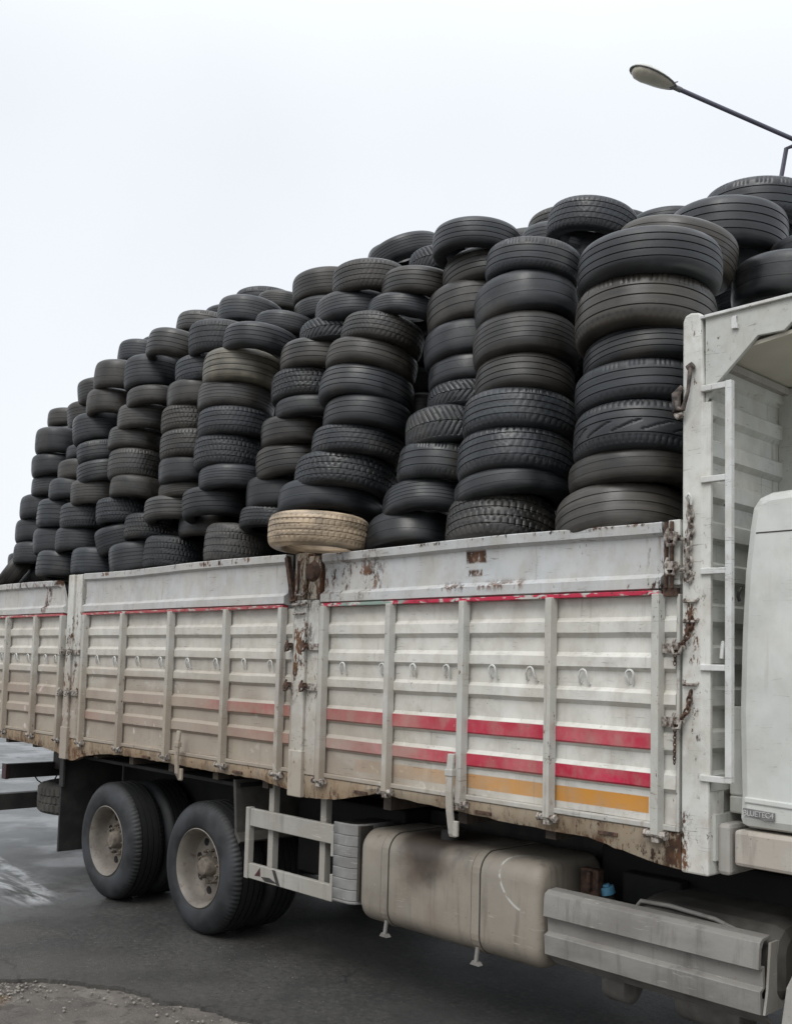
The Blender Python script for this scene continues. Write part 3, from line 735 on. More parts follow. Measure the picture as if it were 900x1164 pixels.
LOOK={0:'grooved',8:'grooved',1:'sipe-edged',2:'bald smooth',3:'chevron-treaded',4:'block-treaded',5:'fine-ribbed',6:'wide-ribbed',7:'zigzag-treaded'}
ONE={'J0':'black tyre peeking out behind the top of the ninth stack, upper of two','J1':'black tyre peeking out behind the ninth stack, lower of two','Hb0':'small dark tyre seen between the tops of the eighth and ninth stacks',
 'Gb0':'brownish tyre peeking over the top of the seventh stack against the sky','Fb0':'dark tyre lying highest behind the sixth stack against the sky','Fc0':'smooth tilted tyre between the tops of the fifth and sixth stacks',
 'Fd0':'half hidden tyre poking up in the gap left of the fifth stack','Eb0':'topmost tyre of the short stack behind the fifth stack','Eb1':'second tyre of the short stack behind the fifth stack',
 'Db0':'sipe-patterned tyre on the skyline between third and fourth stacks','Bb0':'dark tilted tyre on the skyline above and right of the second stack','Bb1':'ribbed tyre wedged behind the top of the second stack',
 'Ab0':'brownish tyre lying just behind the large topmost tyre by the front post','Ac0':'sliver of a tyre on the skyline behind the stack by the front post','T0':'large tilted black tyre above the top of the white front post',
 'U0':'highest tyre of the whole load, at the right edge under the street lamp','U20':'dark smooth tyre above the headboard canopy at the right edge','U21':'smooth black tyre just above the canopy beam near the front post',
 'U30':'shadowed tyre squeezed under the highest tyre at the right edge','U40':'tyre barely showing over the canopy beam behind the front post',
 'M0':'tyre leaning steeply at the extreme left end of the load','N0':'small tilted tyre wedged in the left corner on the rear board','O0':'tyre tilted like a ramp on the skyline left of the third stack'}
camp=Vector((2.663666,-4.510575,2.183363))
order={}
for r_ in TYRES: order.setdefault(r_[8],[]).append(r_[9])
for (x,y,z,R,H,tilt,p,sh,s,i) in TYRES:
    if p==0 and rng.random()<.4: p=8
    o=bpy.data.objects.new('worn_tyre',TM[p]); COL.objects.link(o)
    if (s,i)==('D',9): x,y,z,R,H=-2.83,-.04,3.085,.352,.222   # rests on the board's top edge, overhanging it
    if (s,i)==('D',8): z+=.07; H*=.84
    v=Vector((x,y,0))-Vector((camp.x,camp.y,0)); v.normalize()
    rj=1.8
    side=Vector((0,0,1)).cross(v)
    na={'A':7,'B':10,'C':9,'D':7,'E':5,'O':0,'M':0,'N':0,'X':2}.get(s,4)+rng.uniform(-2,2)
    if (s,i) in (('A',6),('B',7),('C',9),('C',8)): na+=7
    if i==0 or s not in STK: na=min(na,1.5)
    if (s,i)==('D',9): na=1.5
    ov_=rng.uniform(0,.022)
    roll=tilt*(1.6 if s=='D' else 1.3) if abs(tilt)<12 else tilt
    z-=R*math.sin(math.radians(na))*.85
    m=Matrix.Rotation(math.radians(roll+rng.uniform(-rj,rj)),4,v) @ Matrix.Rotation(math.radians(na),4,side)
    # each tyre keeps its own spin so its wear marks face another way
    m=Matrix.Translation((x,y,z)) @ m @ Matrix.Rotation(rng.uniform(0,2*PI),4,'Z') @ Matrix.Diagonal((R/.31*(1+ov_),R/.31*(1-ov_),H*1.07/.21,1))
    o.matrix_world=m
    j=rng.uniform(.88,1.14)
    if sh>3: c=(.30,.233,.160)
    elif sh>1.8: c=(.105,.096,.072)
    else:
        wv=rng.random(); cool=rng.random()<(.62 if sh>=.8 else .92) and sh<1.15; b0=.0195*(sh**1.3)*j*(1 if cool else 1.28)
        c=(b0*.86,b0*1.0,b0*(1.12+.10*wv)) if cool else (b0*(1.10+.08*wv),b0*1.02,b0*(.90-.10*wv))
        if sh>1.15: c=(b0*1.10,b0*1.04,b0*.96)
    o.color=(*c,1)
    o['category']='tyre'; o['group']='worn tyres stacked on the truck bed'
    if s=='X':
        o['label']='dark worn tyre buried in the load behind the front row of stacks'
    elif s in STK:
        k=sorted(order[s]).index(i); last=(k==len(order[s])-1)
        col='beige dusty' if sh>3 else ('olive-grey' if sh>1.8 else ('greyish' if sh>=1.15 else ('very dark' if sh<.65 else 'black')))
        lk='block-treaded' if p==4 else LOOK[p]
        o['label']='%s %s tyre, %s %s'%(col,lk,'lowest of' if last else ('topmost of' if k==0 else ORD[k]+' from top of'),STK[s] if (s,last)!=('D',True) else 'the leaning fourth stack')
    else: o['label']=ONE[s+str(i)]

# ------------------------------------------------------------------ truck
BASE=(-3.4,1.25,0)
T=root('cargo_truck',BASE,'long dirty white cargo truck with dropside boards, piled high with used tyres','truck')
def xcol(a,b,step):
    n=max(1,int(round((b-a)/step))); return [a+(b-a)*k/n for k in range(n+1)]
CORR=[(1.425,0)]
def pitch(zt,zs,zf,zu):   # bulge: slope top, face top, face bottom, underside end
    return [(zu,0.),(zf,-.026),(zs,-.026),(zt,0.)]
for q in [(1.690,1.667,1.600,1.575),(1.890,1.868,1.792,1.765),(2.088,2.068,2.018,1.992),(2.275,2.250,2.197,2.175),(2.462,2.438,2.380,2.352)]: CORR+=pitch(*q)
CORR+=[(2.565,0)]
def corr_panel(b,x0,x1,seed,ybase=.02,amp=.004):
    r=random.Random(seed); ph=[r.uniform(0,6) for _ in range(6)]
    xs=xcol(x0,x1,.045); pr=[]
    for (a,c) in zip(CORR[:-1],CORR[1:]):
        pr.append(a)
        if c[0]-a[0]>.05: pr.append(((a[0]+c[0])/2,(a[1]+c[1])/2))
    pr.append(CORR[-1]); n=len(pr); vs=[]
    for x in xs:
        for z,y in pr:
            d=amp*(math.sin(x*3.1+ph[0]+z*2)+.6*math.sin(x*7.3+ph[1]-z*9)+.4*math.sin(x*15+ph[2]+z*17))
            vs.append((x,ybase+y+d,z+.25*d))
    m=len(vs)
    vs+=[(x,ybase+.012 if False else y+.02,z) for (x,y,z) in vs[:m]]
    fs=[]
    for i in range(len(xs)-1):
        for j in range(n-1):
            a=i*n+j; fs.append((a,a+n,a+n+1,a+1)); fs.append((m+a,m+a+1,m+a+n+1,m+a+n))
    for i in range(len(xs)-1):
        a=i*n; fs.append((a,m+a,m+a+n,a+n)); a=i*n+n-1; fs.append((a,a+n,m+a+n,m+a))
    for j in range(n-1):
        a=j; fs.append((a,a+1,m+a+1,m+a)); a=(len(xs)-1)*n+j; fs.append((a,m+a,m+a+1,a+1))
    b.add(vs,fs)
def hook_mesh(x,z):
    b=MB(); r=.024; y=.0; tl=rng.uniform(-.012,.012)
    pth=[(x-r+tl,y+.022,z-.044),(x-r+tl,y+.008,z-.045),(x-r+tl*.5,y-.006,z-.01)]
    for k in range(7):
        a=PI-PI*k/6; pth.append((x+r*math.cos(a),y-.008,z+r*math.sin(a)*1.1))
    pth+=[(x+r-tl*.3,y-.006,z-.012),(x+r-tl,y+.008,z-.05),(x+r-tl,y+.022,z-.052)]
    b.tube(pth,.0065,6); return b
def side_panel(x0,x1,ribs,hooks,seed,label):
    b=MB(); corr_panel(b,x0,x1,seed)
    p=b.build('side_board',M['board'],T,smooth=12); p['label']=label
    # thin rolled frame round the panel
    f=MB(); f.box(x0-.004,x1+.004,-.012,.03,1.395,1.424)
    f.box(x0-.022,x0-.002,-.010,.032,1.395,2.57); f.box(x1+.002,x1+.020,-.010,.032,1.395,2.57)
    f.build('board_frame',M['rib'],p,bevel=.005)
    for x in ribs:
        r=MB(); w_=.027; lean=rng.uniform(-.006,.006)
        r.prism([(x-w_,-.002),(x-w_+.006,-.056),(x+w_-.006,-.056),(x+w_,-.002)],'z',1.372,2.572)
        o=r.build('rib',M['rib'],p,bevel=.004)
        k=MB(); k.tube([(x-.052,-.035,1.372),(x+.052,-.035,1.372)],.017,10); k.tube([(x-.062,-.035,1.372),(x-.050,-.035,1.372)],.024,6); k.tube([(x+.050,-.035,1.372),(x+.062,-.035,1.372)],.024,6); k.box(x-.02,x+.02,-.045,.0,1.335,1.375)
        k.build('hinge',M['rustwhite'],p)
    for x in hooks: hook_mesh(x,2.16+rng.uniform(-.006,.006)).build('rope_hook',M['ladder'],p,smooth=50)
    return p
def mids(a,b): return [a+(b-a)*.30,a+(b-a)*.72]
RF=[-2.755,-2.09,-1.447,-.797,-.123]; RL=[-6.28,-5.56,-4.76,-3.94,-3.235]; RR_=[-8.70,-8.04,-7.35,-6.755]
side_panel(-2.815,-.03,RF,[-2.574,-2.179,-1.893,-1.603,-1.235,-.954,-.593,-.30],1,'cleanest side board, nearest the cab, with red and orange stripes')
side_panel(-6.40,-3.135,RL,[-6.065,-5.732,-5.324,-4.941,-4.515,-4.105,-3.724,-3.39],2,'tan dusty middle side board with faded red stripes')
side_panel(-8.95,-6.715,RR_,[-8.5,-8.22,-7.85,-7.56,-7.15,-6.93],3,'dirtiest side board at the rear end')
# top boards
def top_board(x0,x1,seed,slant=0,label=None,zt=2.965):
    r=random.Random(seed); xs=xcol(x0,x1,.06); ph=r.uniform(0,6); ph2=r.uniform(0,6)
    prof=[(.0,2.592),(-.030,2.602),(-.030,2.655),(.008,2.680),(.014,2.80),(.006,zt-.075),(-.022,zt-.055),(-.026,zt-.006),(-.018,zt),(.045,zt),(.045,zt-.02),(.04,2.592)]
    n=len(prof); vs=[]
    for x in xs:
        for (y,z) in prof:
            d=.004*math.sin(x*4+ph)+.003*math.sin(x*11+ph2)+r.uniform(-.0012,.0012)
            dz=.006*math.sin(x*2.3+ph2)*(z-2.59)/.35
            xx=x
            if slant and x>x1-.5: xx=x-(slant)*max(0,(z-2.60)/(zt-2.6))*(x-(x1-.5))/.5
            vs.append((xx,y+d,z+dz))
    fs=[tuple(range(n)),tuple((len(xs)-1)*n+k for k in range(n-1,-1,-1))]
    for i in range(len(xs)-1):
        for j in range(n):
            fs.append((i*n+j,(i+1)*n+j,(i+1)*n+(j+1)%n,i*n+(j+1)%n))
    b=MB(); b.add(vs,fs); p=b.build('top_board',M['topboard'],T,smooth=25)
    if label: p['label']=label
    e=MB(); e.box(x0+.01,x1-.01,-.036,.02,2.568,2.590)
    e.build('red_edge_strip',M['trim'],p,bevel=.003)
    return p
top_board(-2.80,-.105,5,zt=2.945,label='front top board with rust patches')
top_board(-6.36,-3.22,6,zt=2.965,label='middle top board, grey and smooth')
top_board(-8.95,-6.735,7,slant=.20,zt=2.93,label='dusty rear top board with a slanted bent end')
# sill fringe
sil=[(-8.95,1.29),(-8.171,1.29),(-7.339,1.277),(-6.818,1.239),(-6.56,1.190),(-6.45,1.19),(-6.25,1.25),(-5.945,1.294),(-5.573,1.316),(-4.787,1.315),(-4.05,1.305),(-3.48,1.31),(-3.087,1.26),(-2.93,1.232),(-2.63,1.258),(-2.42,1.298),(-2.214,1.345),(-1.629,1.323),(-1.03,1.300),(-.547,1.293),(-.178,1.232),(.0,1.215)]
def dens(p,st=.05):
    o=[]
    for a,b in zip(p[:-1],p[1:]):
        k=max(1,int((b[0]-a[0])/st))
        for j in range(k): o.append((a[0]+(b[0]-a[0])*j/k,a[1]+(b[1]-a[1])*j/k+rng.uniform(-.004,.004)))
    o.append(p[-1]); return o
sd=dens(sil); sb=MB()
pr=[(x,z) for x,z in sd]; vs=[];fs=[]
for x,z in pr:
    wv=.004*math.sin(x*6)+rng.uniform(-.0015,.0015)
    vs+=[(x,.004+wv,z),(x,-.008+wv,(z+1.40)/2),(x,-.004,1.392),(x,.05,1.392),(x,.05,z)]
for i in range(len(pr)-1):
    for j in range(5): fs.append((i*5+j,(i+1)*5+j,(i+1)*5+(j+1)%5,i*5+(j+1)%5))
fs+=[tuple(range(5)),tuple((len(pr)-1)*5+k for k in range(4,-1,-1))]
sb.add(vs,fs); sill=sb.build('bed_sill',M['sill'],T,smooth=30)
for x in (-5.1,-3.75,-2.35,-1.28,-.42):
    mp=MB(); mp.box(x-.06,x+.06,-.018,.0,1.325,1.345); mp.build('sill_bracket',M['rust'],sill,bevel=.003)
# bed
b=MB(); b.box(-8.95,.10,.05,2.47,1.34,1.395)
for k in range(14): x=-8.8+k*.66; b.box(x,x+.07,.06,2.46,1.24,1.338)
b.build('bed_floor',M['wood'],T)
b=MB()
for y in (.82,1.60):
    b.box(-8.6,2.2,y,y+.018,.86,1.16); b.box(-8.6,2.2,y,y+.08,1.142,1.16+.002); b.box(-8.6,2.2,y,y+.08,.858,.878)
for k in range(9): x=-8.4+k*1.2; b.box(x,x+.08,.84,1.60,.92,1.08)
b.box(-8.6,2.0,.9,1.5,1.165,1.238)
b.build('chassis_frame',M['chass'],T)
# far side: boards seen only from elsewhere
b=MB(); corr_panel(b,-8.95,-.03,9,ybase=2.48); b.box(-8.95,-.03,2.47,2.51,2.59,2.94)
b.build('far_side_board',M['board'],T,smooth=12)
b=MB(); b.box(-8.99,-8.955,.03,2.49,1.30,2.93)
for k in range(7): b.box(-9.02,-8.99,.05,2.47,1.42+k*.2,1.50+k*.2)
b.build('tailgate',M['white'],T,bevel=.004)

# chain helper
def chain(b,path,link=.030,r=.0038):
    pts=[Vector(p) for p in path]; k=0; pos=0
    segs=[(a,c,(c-a).length) for a,c in zip(pts[:-1],pts[1:])]; tot=sum(s_[2] for s_ in segs); d=0
    while d<tot:
        q=d
        for a,c,L in segs:
            if q<=L: p=a+(c-a)*(q/L); t_=(c-a).normalized(); break
            q-=L
        up=Vector((0,1,0)); u=t_.cross(up)
        if u.length<.1: u=t_.cross(Vector((1,0,0)))
        u.normalize(); w_=t_.cross(u)
        side=u if k%2 else w_
        ring=[p+t_*(link*.62*math.cos(2*PI*j/8))+side*(link*.36*math.sin(2*PI*j/8)) for j in range(8)]
        b.tube(ring,r,5,closed=True); d+=link*.86; k+=1
def shackle(b,x,y,z,s=1.):
    b.tube([(x-.03*s,y,z+.05*s),(x-.035*s,y-.02,z),(x-.015*s,y-.03,z-.04*s),(x+.02*s,y-.03,z-.035*s),(x+.03*s,y-.02,z+.01*s)],.010*s,7)
    b.tube([(x-.045*s,y-.012,z+.012*s),(x+.045*s,y-.015,z+.002*s)],.009*s,7)
    b.box(x-.018*s,x+.018*s,y-.03,y+.01,z-.012*s,z+.030*s)
# posts ---- front corner post
b=MB()
b.prism([(.004,1.208),(.002,3.955),(.014,3.985),(.045,3.995),(.095,3.985),(.104,3.955),(.118,3.6),(.122,1.67),(.150,1.66),(.150,1.208)],'y',-.012,.145)
fp=b.build('corner_post',M['post'],T,bevel=.010); fp['label']='tall front corner post with rust and chains'
b=MB(); b.tube([(-.018,-.035,3.55),(-.005,-.05,3.50),(.03,-.055,3.49),(.055,-.05,3.58),(.062,-.04,3.70)],[.016,.018,.012,.009,.012],8); b.tube([(.045,-.035,3.70),(.075,-.035,3.715)],.019,8); b.tube([(-.02,-.03,3.49),(-.02,-.035,3.58),(.01,-.03,3.62)],[.022,.024,.010],8)
b.build('locking_handle',M['handle'],fp,smooth=50)
b=MB(); b.tube([(-.02,-.03,3.475),(.0,-.055,3.46),(.02,-.04,3.47)],.016,8); b.build('locking_pin',M['rustwhite'],fp,smooth=50)
b=MB()
for x in (-.078,-.045): b.tube([(x,-.028,2.60),(x,-.028,2.935)],.010,7)
b.box(-.100,-.02,-.020,.01,2.56,2.60); b.build('hinge_rod',M['rust'],fp,smooth=50)
b=MB(); b.box(-.072,-.006,-.0165,.02,2.615,2.945); b.build('hinge_plate',M['post'],fp,bevel=.004)
b=MB(); shackle(b,-.030,-.035,2.85); shackle(b,-.032,-.035,2.70); b.tube([(-.01,-.035,2.845),(.04,-.04,2.835)],.010,7); b.tube([(-.01,-.035,2.685),(.045,-.04,2.69)],.010,7); b.build('board_latch',M['rustwhite'],fp,smooth=50)
b=MB(); chain(b,[(.055,-.028,3.0),(.062,-.03,2.88),(.05,-.034,2.80),(.052,-.03,2.70),(.05,-.03,2.62)],.045,.008); b.build('chain',M['rustwhite'],fp,smooth=60)
b=MB(); b.tube([(.045,-.02,3.03),(.04,-.035,3.05),(.055,-.04,3.065),(.068,-.035,3.045),(.06,-.03,3.01)],.008,7); b.build('hook',M['ladder'],fp,smooth=60)
for z in (2.30,1.935):
    b=MB(); shackle(b,.004,-.035,z,.85); b.box(-.095,-.015,-.030,-.010,z-.026,z+.022); b.build('board_latch',M['rustwhite'],fp,smooth=50)
    b=MB(); chain(b,[(.06,-.025,z+.14),(.05,-.035,z+.06),(.01,-.045,z)],.034,.0055); chain(b,[(-.015,-.04,z+.01),(-.018,-.04,z-.20 if z<2 else z-.08)],.020,.0030); b.build('chain',M['rust'],fp,smooth=60)
for z in (2.53,2.43,2.12):
    b=MB(); b.tube([(.02,-.012,z+.012),(.022,-.026,z),(.09,-.026,z),(.094,-.012,z+.012)],.008,6); b.build('post_loop',M['rustwhite'],fp,smooth=50)
# ---- intermediate posts
def mid_post(x0,x1,x2,label,topz,rusty,lowz):
    b=MB(); b.prism([(x0,lowz),(x0,topz),(x1,topz),(x1,lowz)],'y',-.034,.10)
    b.box(x1+.001,x2,-.012,.10,1.396,topz)
    p=b.build('side_post',M['post'],T,bevel=.006); p['label']=label
    for z in ((2.29,2.01) if rusty else (2.22,1.83)):
        for sx in (x0-.02,x1+.03):
            b=MB(); shackle(b,sx,-.05,z,.85); b.build('board_latch',M['rust'] if rusty else M['rustwhite'],p,smooth=50)
        b=MB(); b.box(x0-.07,x0-.005,-.030,-.005,z-.028,z+.022); b.box(x1+.01,x2+.035,-.030,-.014,z-.028,z+.022); b.build('latch_plate',M['rustwhite'],p,bevel=.003)
    return p
mpst=mid_post(-3.085,-2.955,-2.835,'middle side post, badly rusted at its top',2.62,True,1.245)
b=MB(); b.box(-3.10,-2.985,-.030,.06,2.622,2.96); b.box(-2.955,-2.83,-.020,.07,2.622,2.93); b.build('post_head',M['headrust'],mpst,bevel=.006)
b=MB(); b.prism([(-3.21,2.93),(-3.18,2.945),(-3.09,2.62),(-3.10,2.60),(-3.125,2.61)],'y',-.045,-.012); b.tube([(-3.12,-.05,2.64),(-3.10,-.06,2.61),(-3.05,-.06,2.62),(-3.03,-.05,2.70),(-3.035,-.05,2.90)],.010,7); b.build('tarp_bar',M['rust'],mpst,smooth=40)
b=MB(); b.tube([(-3.06,-.04,2.67),(-3.055,-.055,2.655),(-2.98,-.055,2.655),(-2.975,-.04,2.67)],.010,6); b.tube([(-3.09,-.04,2.60),(-3.08,-.055,2.585),(-2.95,-.055,2.59),(-2.945,-.04,2.60)],.011,6); b.tube([(-3.08,-.04,2.53),(-3.07,-.052,2.52),(-2.96,-.052,2.52),(-2.955,-.04,2.53)],.008,6); b.build('post_loop',M['rustwhite'],mpst,smooth=50)
b=MB(); b.box(-3.095,-2.945,-.042,.0,1.238,1.56); b.build('foot_plate',M['post'],mpst,bevel=.006)
b=MB(); b.lathe([(0,-.035),(.055,-.03),(.075,-.0),(.055,.03)],14,axis='y',c=(-2.90,-.02,2.82)); b.build('knob',M['rust'],mpst,smooth=50)
lp=mid_post(-6.66,-6.545,-6.42,'rear side post with brown grime above the dark mudguard',2.965,False,1.20)
b=MB(); b.box(-6.67,-6.535,-.042,.0,1.196,1.50); b.build('foot_plate',M['post'],lp,bevel=.006)
b=MB(); b.box(-9.0,-8.955,-.03,.08,1.22,2.96); b.build('side_post',M['post'],T,bevel=.006)
# swinging latch arms
for (x,zt,zb) in ((-4.50,1.60,1.20),(-1.49,1.66,1.17)):
    b=MB(); w_=.024
    pth=[(-.075,zt),(-.085,zt-.10),(-.090,zt-.22),(-.080,zt-.34),(-.055,zb+.02),(-.045,zb)]
    vs=[];fs=[]
    for (y,z) in pth: vs+=[(x-w_,y,z),(x+w_,y,z),(x+w_,y+.02,z),(x-w_,y+.02,z)]
    for i in range(len(pth)-1):
        for j in range(4): fs.append((i*4+j,i*4+(j+1)%4,(i+1)*4+(j+1)%4,(i+1)*4+j))
    fs+=[(0,3,2,1),tuple((len(pth)-1)*4+k for k in range(4))]
    b.add(vs,fs); b.box(x+.02,x+.055,-.065,-.045,zb+.01,zb+.10); b.box(x-.03,x+.03,-.092,-.055,zt-.13,zt-.09)
    b.build('latch_arm',M['rib'],T,bevel=.004)

# ---- headboard, canopy, ladder
def hb():
    prof=[]; z=1.50
    while z<3.70:
        prof+=[(.128,z),(.128,z+.085),(.155,z+.112),(.155,z+.188)]; z+=.205
    prof.append((.128,3.735))
    n=len(prof); vs=[]; ys=[.004]+xcol(.13,2.38,.15)
    for y in ys: vs+=[(x,y,z) for x,z in prof]
    m=len(vs); vs+=[(x-.003,y,z) for x,y,z in vs]
    fs=[]
    for i in range(len(ys)-1):
        for j in range(n-1):
            a=i*n+j; fs+= [(a,a+1,a+n+1,a+n),(m+a,m+a+n,m+a+n+1,m+a+1)]
    b=MB(); b.add(vs,fs); b.box(.125,.165,.03,2.38,1.28,1.498); return b
b=MB(); b.box(.112,.158,-.0105,.012,1.67,3.52); b.build('post_lip',M['post'],fp,bevel=.003)
h=hb().build('headboard',M['white'],T,smooth=15)
b=MB()
for y in (.77,1.62): b.box(.126,.215,y,y+.10,1.30,3.742)
b.build('stiffener',M['white'],h,bevel=.006)
b=MB(); b.box(.127,.19,.13,2.38,3.705,3.742); b.build('joint_angle',M['guard'],h)
b=MB(); b.tube([(.15,.14,3.02),(.20,.10,3.04),(.23,.06,3.01),(.245,.03,2.95)],.005,6); b.build('wire',M['chass'],h)
b=MB(); b.tube([(.15,.13,2.30),(.18,.07,2.33),(.20,.03,2.31),(.20,.02,2.25)],.010,6); b.build('hose',M['ladder'],h)
b=MB(); b.box(.165,.24,.16,.75,1.50,1.585); b.box(.165,.235,.16,.75,1.585,2.02); b.build('lower_box',M['white'],h,bevel=.01)
b=MB(); b.box(.16,.23,.05,.78,1.215,1.46); b.build('lower_panel',M['guard'],h,bevel=.02)
# corner post far side
b=MB(); b.box(0,.12,2.38,2.51,1.21,3.98); b.build('corner_post',M['post'],T,bevel=.01)
# canopy
def gusset(y0,y1):
    b=MB(); b.prism([(.119,3.955),(.119,3.50),(.174,3.604),(.395,3.805),(.526,3.801),(.60,3.862),(1.25,3.90),(1.25,3.965)],'y',y0,y1); return b
cb=gusset(.004,.028).build('canopy',M['white'],T,bevel=.003)
b=MB(); b.box(.10,1.25,-.014,.05,3.950,3.966); b.build('top_flange',M['ladder'],cb,bevel=.003)
gusset(2.47,2.494).build('far_gusset',M['white'],cb)
b=MB(); b.prism([(.13,3.745),(1.25,3.857),(1.25,3.875),(.13,3.764)],'y',.030,2.468); b.build('underside',M['ceil'],cb)
b=MB(); b.prism([(.06,3.958),(1.25,3.945),(1.25,3.955),(.06,3.968)],'y',.052,2.46); b.build('roof_sheet',M['white'],cb)
b=MB(); b.box(1.25,1.27,0,2.5,3.855,3.966); b.build('front_lip',M['white'],cb)
b=MB(); b.box(.266,.292,-.012,.0035,3.862,3.925); b.box(.2925,.300,-.016,.003,3.858,3.885); b.build('hinge',M['ladder'],cb,bevel=.002)
# ladder
b=MB(); b.box(.243,.277,-.030,.004,1.66,3.605); ld=b.build('ladder',M['ladder'],T,bevel=.004)
for z in (3.589,3.131,2.677,2.207,1.675):
    b=MB(); b.box(.110,.2425,-.027,.0,z-.017,z+.014); b.build('rung',M['ladder'],ld,bevel=.004)

# ---- cab
def cabprof(k):
    return [(.262+k,1.452),(.270+k,1.60),(.262+k,2.0),(.272+k,2.373),(.289+k,2.671),(.314+k,2.883),(.330+k,2.98),(.365+k,3.03),(.42+k,3.05),(1.6,3.10),(2.05,3.0),(2.28,2.3),(2.38,1.9),(2.40,1.452)]
b=MB()
secs=[(.058,.0),(.050,.006),(.052,.0)]
b.prism(cabprof(0),'y',.055,2.43)
cab=b.build('cab',M['cab'],T,bevel=.045)
b=MB(); b.prism([(.250,1.440),(.250,1.270),(2.42,1.270),(2.42,1.440)],'y',.045,2.44); b.build('lower_valance',M['valance'],cab,bevel=.018)
b=MB(); b.prism([(.36,2.852),(1.70,2.852),(1.70,2.858),(.36,2.858)],'y',.0530,.056); b.build('roof_seam',M['chass'],cab)
b=MB(); b.prism([(.30,1.600),(.95,1.585),(.95,1.555),(.30,1.572)],'y',.047,.06); b.build('body_crease',M['cab'],cab,bevel=.006)
b=MB(); b.tube([(.284,.055,2.595),(.277,.045,2.575),(.270,.05,2.55),(.272,.06,2.53)],.008,6); b.build('roof_catch',M['dark'],cab)
b=MB(); b.prism([(1.0,2.75),(1.55,2.75),(1.72,2.05),(1.0,2.05)],'y',.0515,.06); b.build('door_window',M['glass'],cab)
b=MB(); b.box(.93,.936,.0525,.056,1.46,2.95); b.box(1.86,1.866,.0525,.056,1.46,2.95); b.build('door_seam',M['dark'],cab)
b=MB(); b.box(1.02,1.14,.03,.054,1.90,1.93); b.build('door_handle',M['dark'],cab,bevel=.004)
# windscreen seen only from elsewhere
b=MB(); b.add([(2.06,.2,2.98),(2.06,2.3,2.98),(2.30,2.3,2.25),(2.30,.2,2.25),(2.03,.2,2.98),(2.03,2.3,2.98),(2.27,2.3,2.25),(2.27,.2,2.25)],[(0,1,2,3),(7,6,5,4),(0,4,5,1),(1,5,6,2),(2,6,7,3),(3,7,4,0)]); b.build('windscreen',M['glass'],cab)
# badge
b=MB(); b.prism([(.296,1.548),(.452,1.541),(.452,1.502),(.405,1.500),(.385,1.506),(.296,1.514)],'y',.044,.0545); bd=b.build('badge',M['badge'],cab,bevel=.002)
cu=bpy.data.curves.new('letters','FONT'); cu.body='BLUETEC4'; cu.size=.038; cu.extrude=.0015; cu.space_character=.92
to=bpy.data.objects.new('tmp',cu); COL.objects.link(to); bpy.context.view_layer.update()
me=bpy.data.meshes.new_from_object(to.evaluated_get(bpy.context.evaluated_depsgraph_get())); bpy.data.objects.remove(to)
xs=[v.co.x for v in me.vertices]; k=.148/(max(xs)-min(xs)); x_=min(xs)
for v in me.vertices: v.co=Vector((.300+(v.co.x-x_)*k,.0425-v.co.z,1.514+v.co.y*.95-.00*v.co.x))
me.materials.clear(); me.materials.append(M['badge_letters'])
lo=bpy.data.objects.new('lettering',me); COL.objects.link(lo); lo.parent=cab
# front fender and wheel zone
b=MB()
pf=[]
for k in range(13):
    a=PI-PI*k/12; pf.append((1.18+.68*math.cos(a),.62+.62*math.sin(a)))
inner=[(1.18+.62*math.cos(PI*k/12),.62+.56*math.sin(PI*k/12)) for k in range(13)]
b.prism([(.500,.50)]+pf+[(1.86,.50),(1.80,.50)]+inner+[(.56,.50)],'y',.0,.46)
b.build('front_mudguard',M['guard'],T,bevel=.012)

# ---- wheels
def wheel(loc,dual=True,parent=T,deep=True):
    # outer face at y=-.0 local, wheel centre at origin, extends to +y
    R=.52
    zs=[]; prof=[(.302,.010),(.312,.0),(.34,-.012),(.40,-.018),(.455,-.008),(.485,.012),(.507,.030)]
    for g in (.075,.13,.185,.24):
        prof+=[(R,g-.022),(R,g-.008),(R-.014,g-.006),(R-.014,g+.006),(R,g+.008),(R,g+.022)]
    prof+=[(.507,.285),(.485,.303),(.45,.32),(.39,.33),(.33,.315),(.302,.30)]
    def off(a,h,r):
        if r>.49 and (h<.06 or h>.25) and (a*86/(2*PI))%1<.30: return -.007
        return 0
    rim=MB(); rim.lathe([(.300,.018),(.312,-.004),(.306,-.008),(.294,.006),(.285,.02),(.272,.05),(.266,.105),(.250,.14),(.22,.152),(.12,.138),(.085,.135),(.085,.16),(.22,.175),(.28,.15),(.300,.05)],64,axis='y',closed=True)
    w_=rim.build('wheel',M['rim'],parent,loc=loc,smooth=35)
    b=MB(); b.lathe(prof,344,axis='y',closed=False,off=off); ty=b.build('tyre',M['wrub'],w_,smooth=35)
    hub=MB(); hub.lathe([(0,.03),(.06,.035),(.075,.055),(.08,.14)],24,axis='y'); hub.lathe([(.08,.128),(.115,.123),(.12,.135)],24,axis='y')
    for k in range(10):
        a=2*PI*k/10+.2; x,z=.128*math.cos(a),.128*math.sin(a); hub.tube([(x,.14,z),(x,.10,z)],.016,6); hub.tube([(x,.10,z),(x,.082,z)],.009,6)
    hub.build('hub',M['hub'],w_,smooth=40)
    for k in range(8):
        hh=MB()
        a=2*PI*k/8+.55; x,z=.205*math.cos(a),.205*math.sin(a)
        hh.tube([(x,.152,z),(x,.1425,z)],.031,14)
        hh.build('hand_hole',M['well'],w_)
    if dual:
        b=MB(); b.lathe([(r,h+.345) for r,h in prof],232,axis='y',closed=False,off=None); b.lathe([(.268,.35),(.2,.5),(.2,.6),(.268,.64)],40,axis='y')
        b.build('inner_tyre',M['wrub'],w_,smooth=35)
    return w_
W1=wheel((-4.345,.062,.52)); W2=copy_part(W1,T,(-1.51,0,0))
W2.rotation_euler=(0,.9,0)
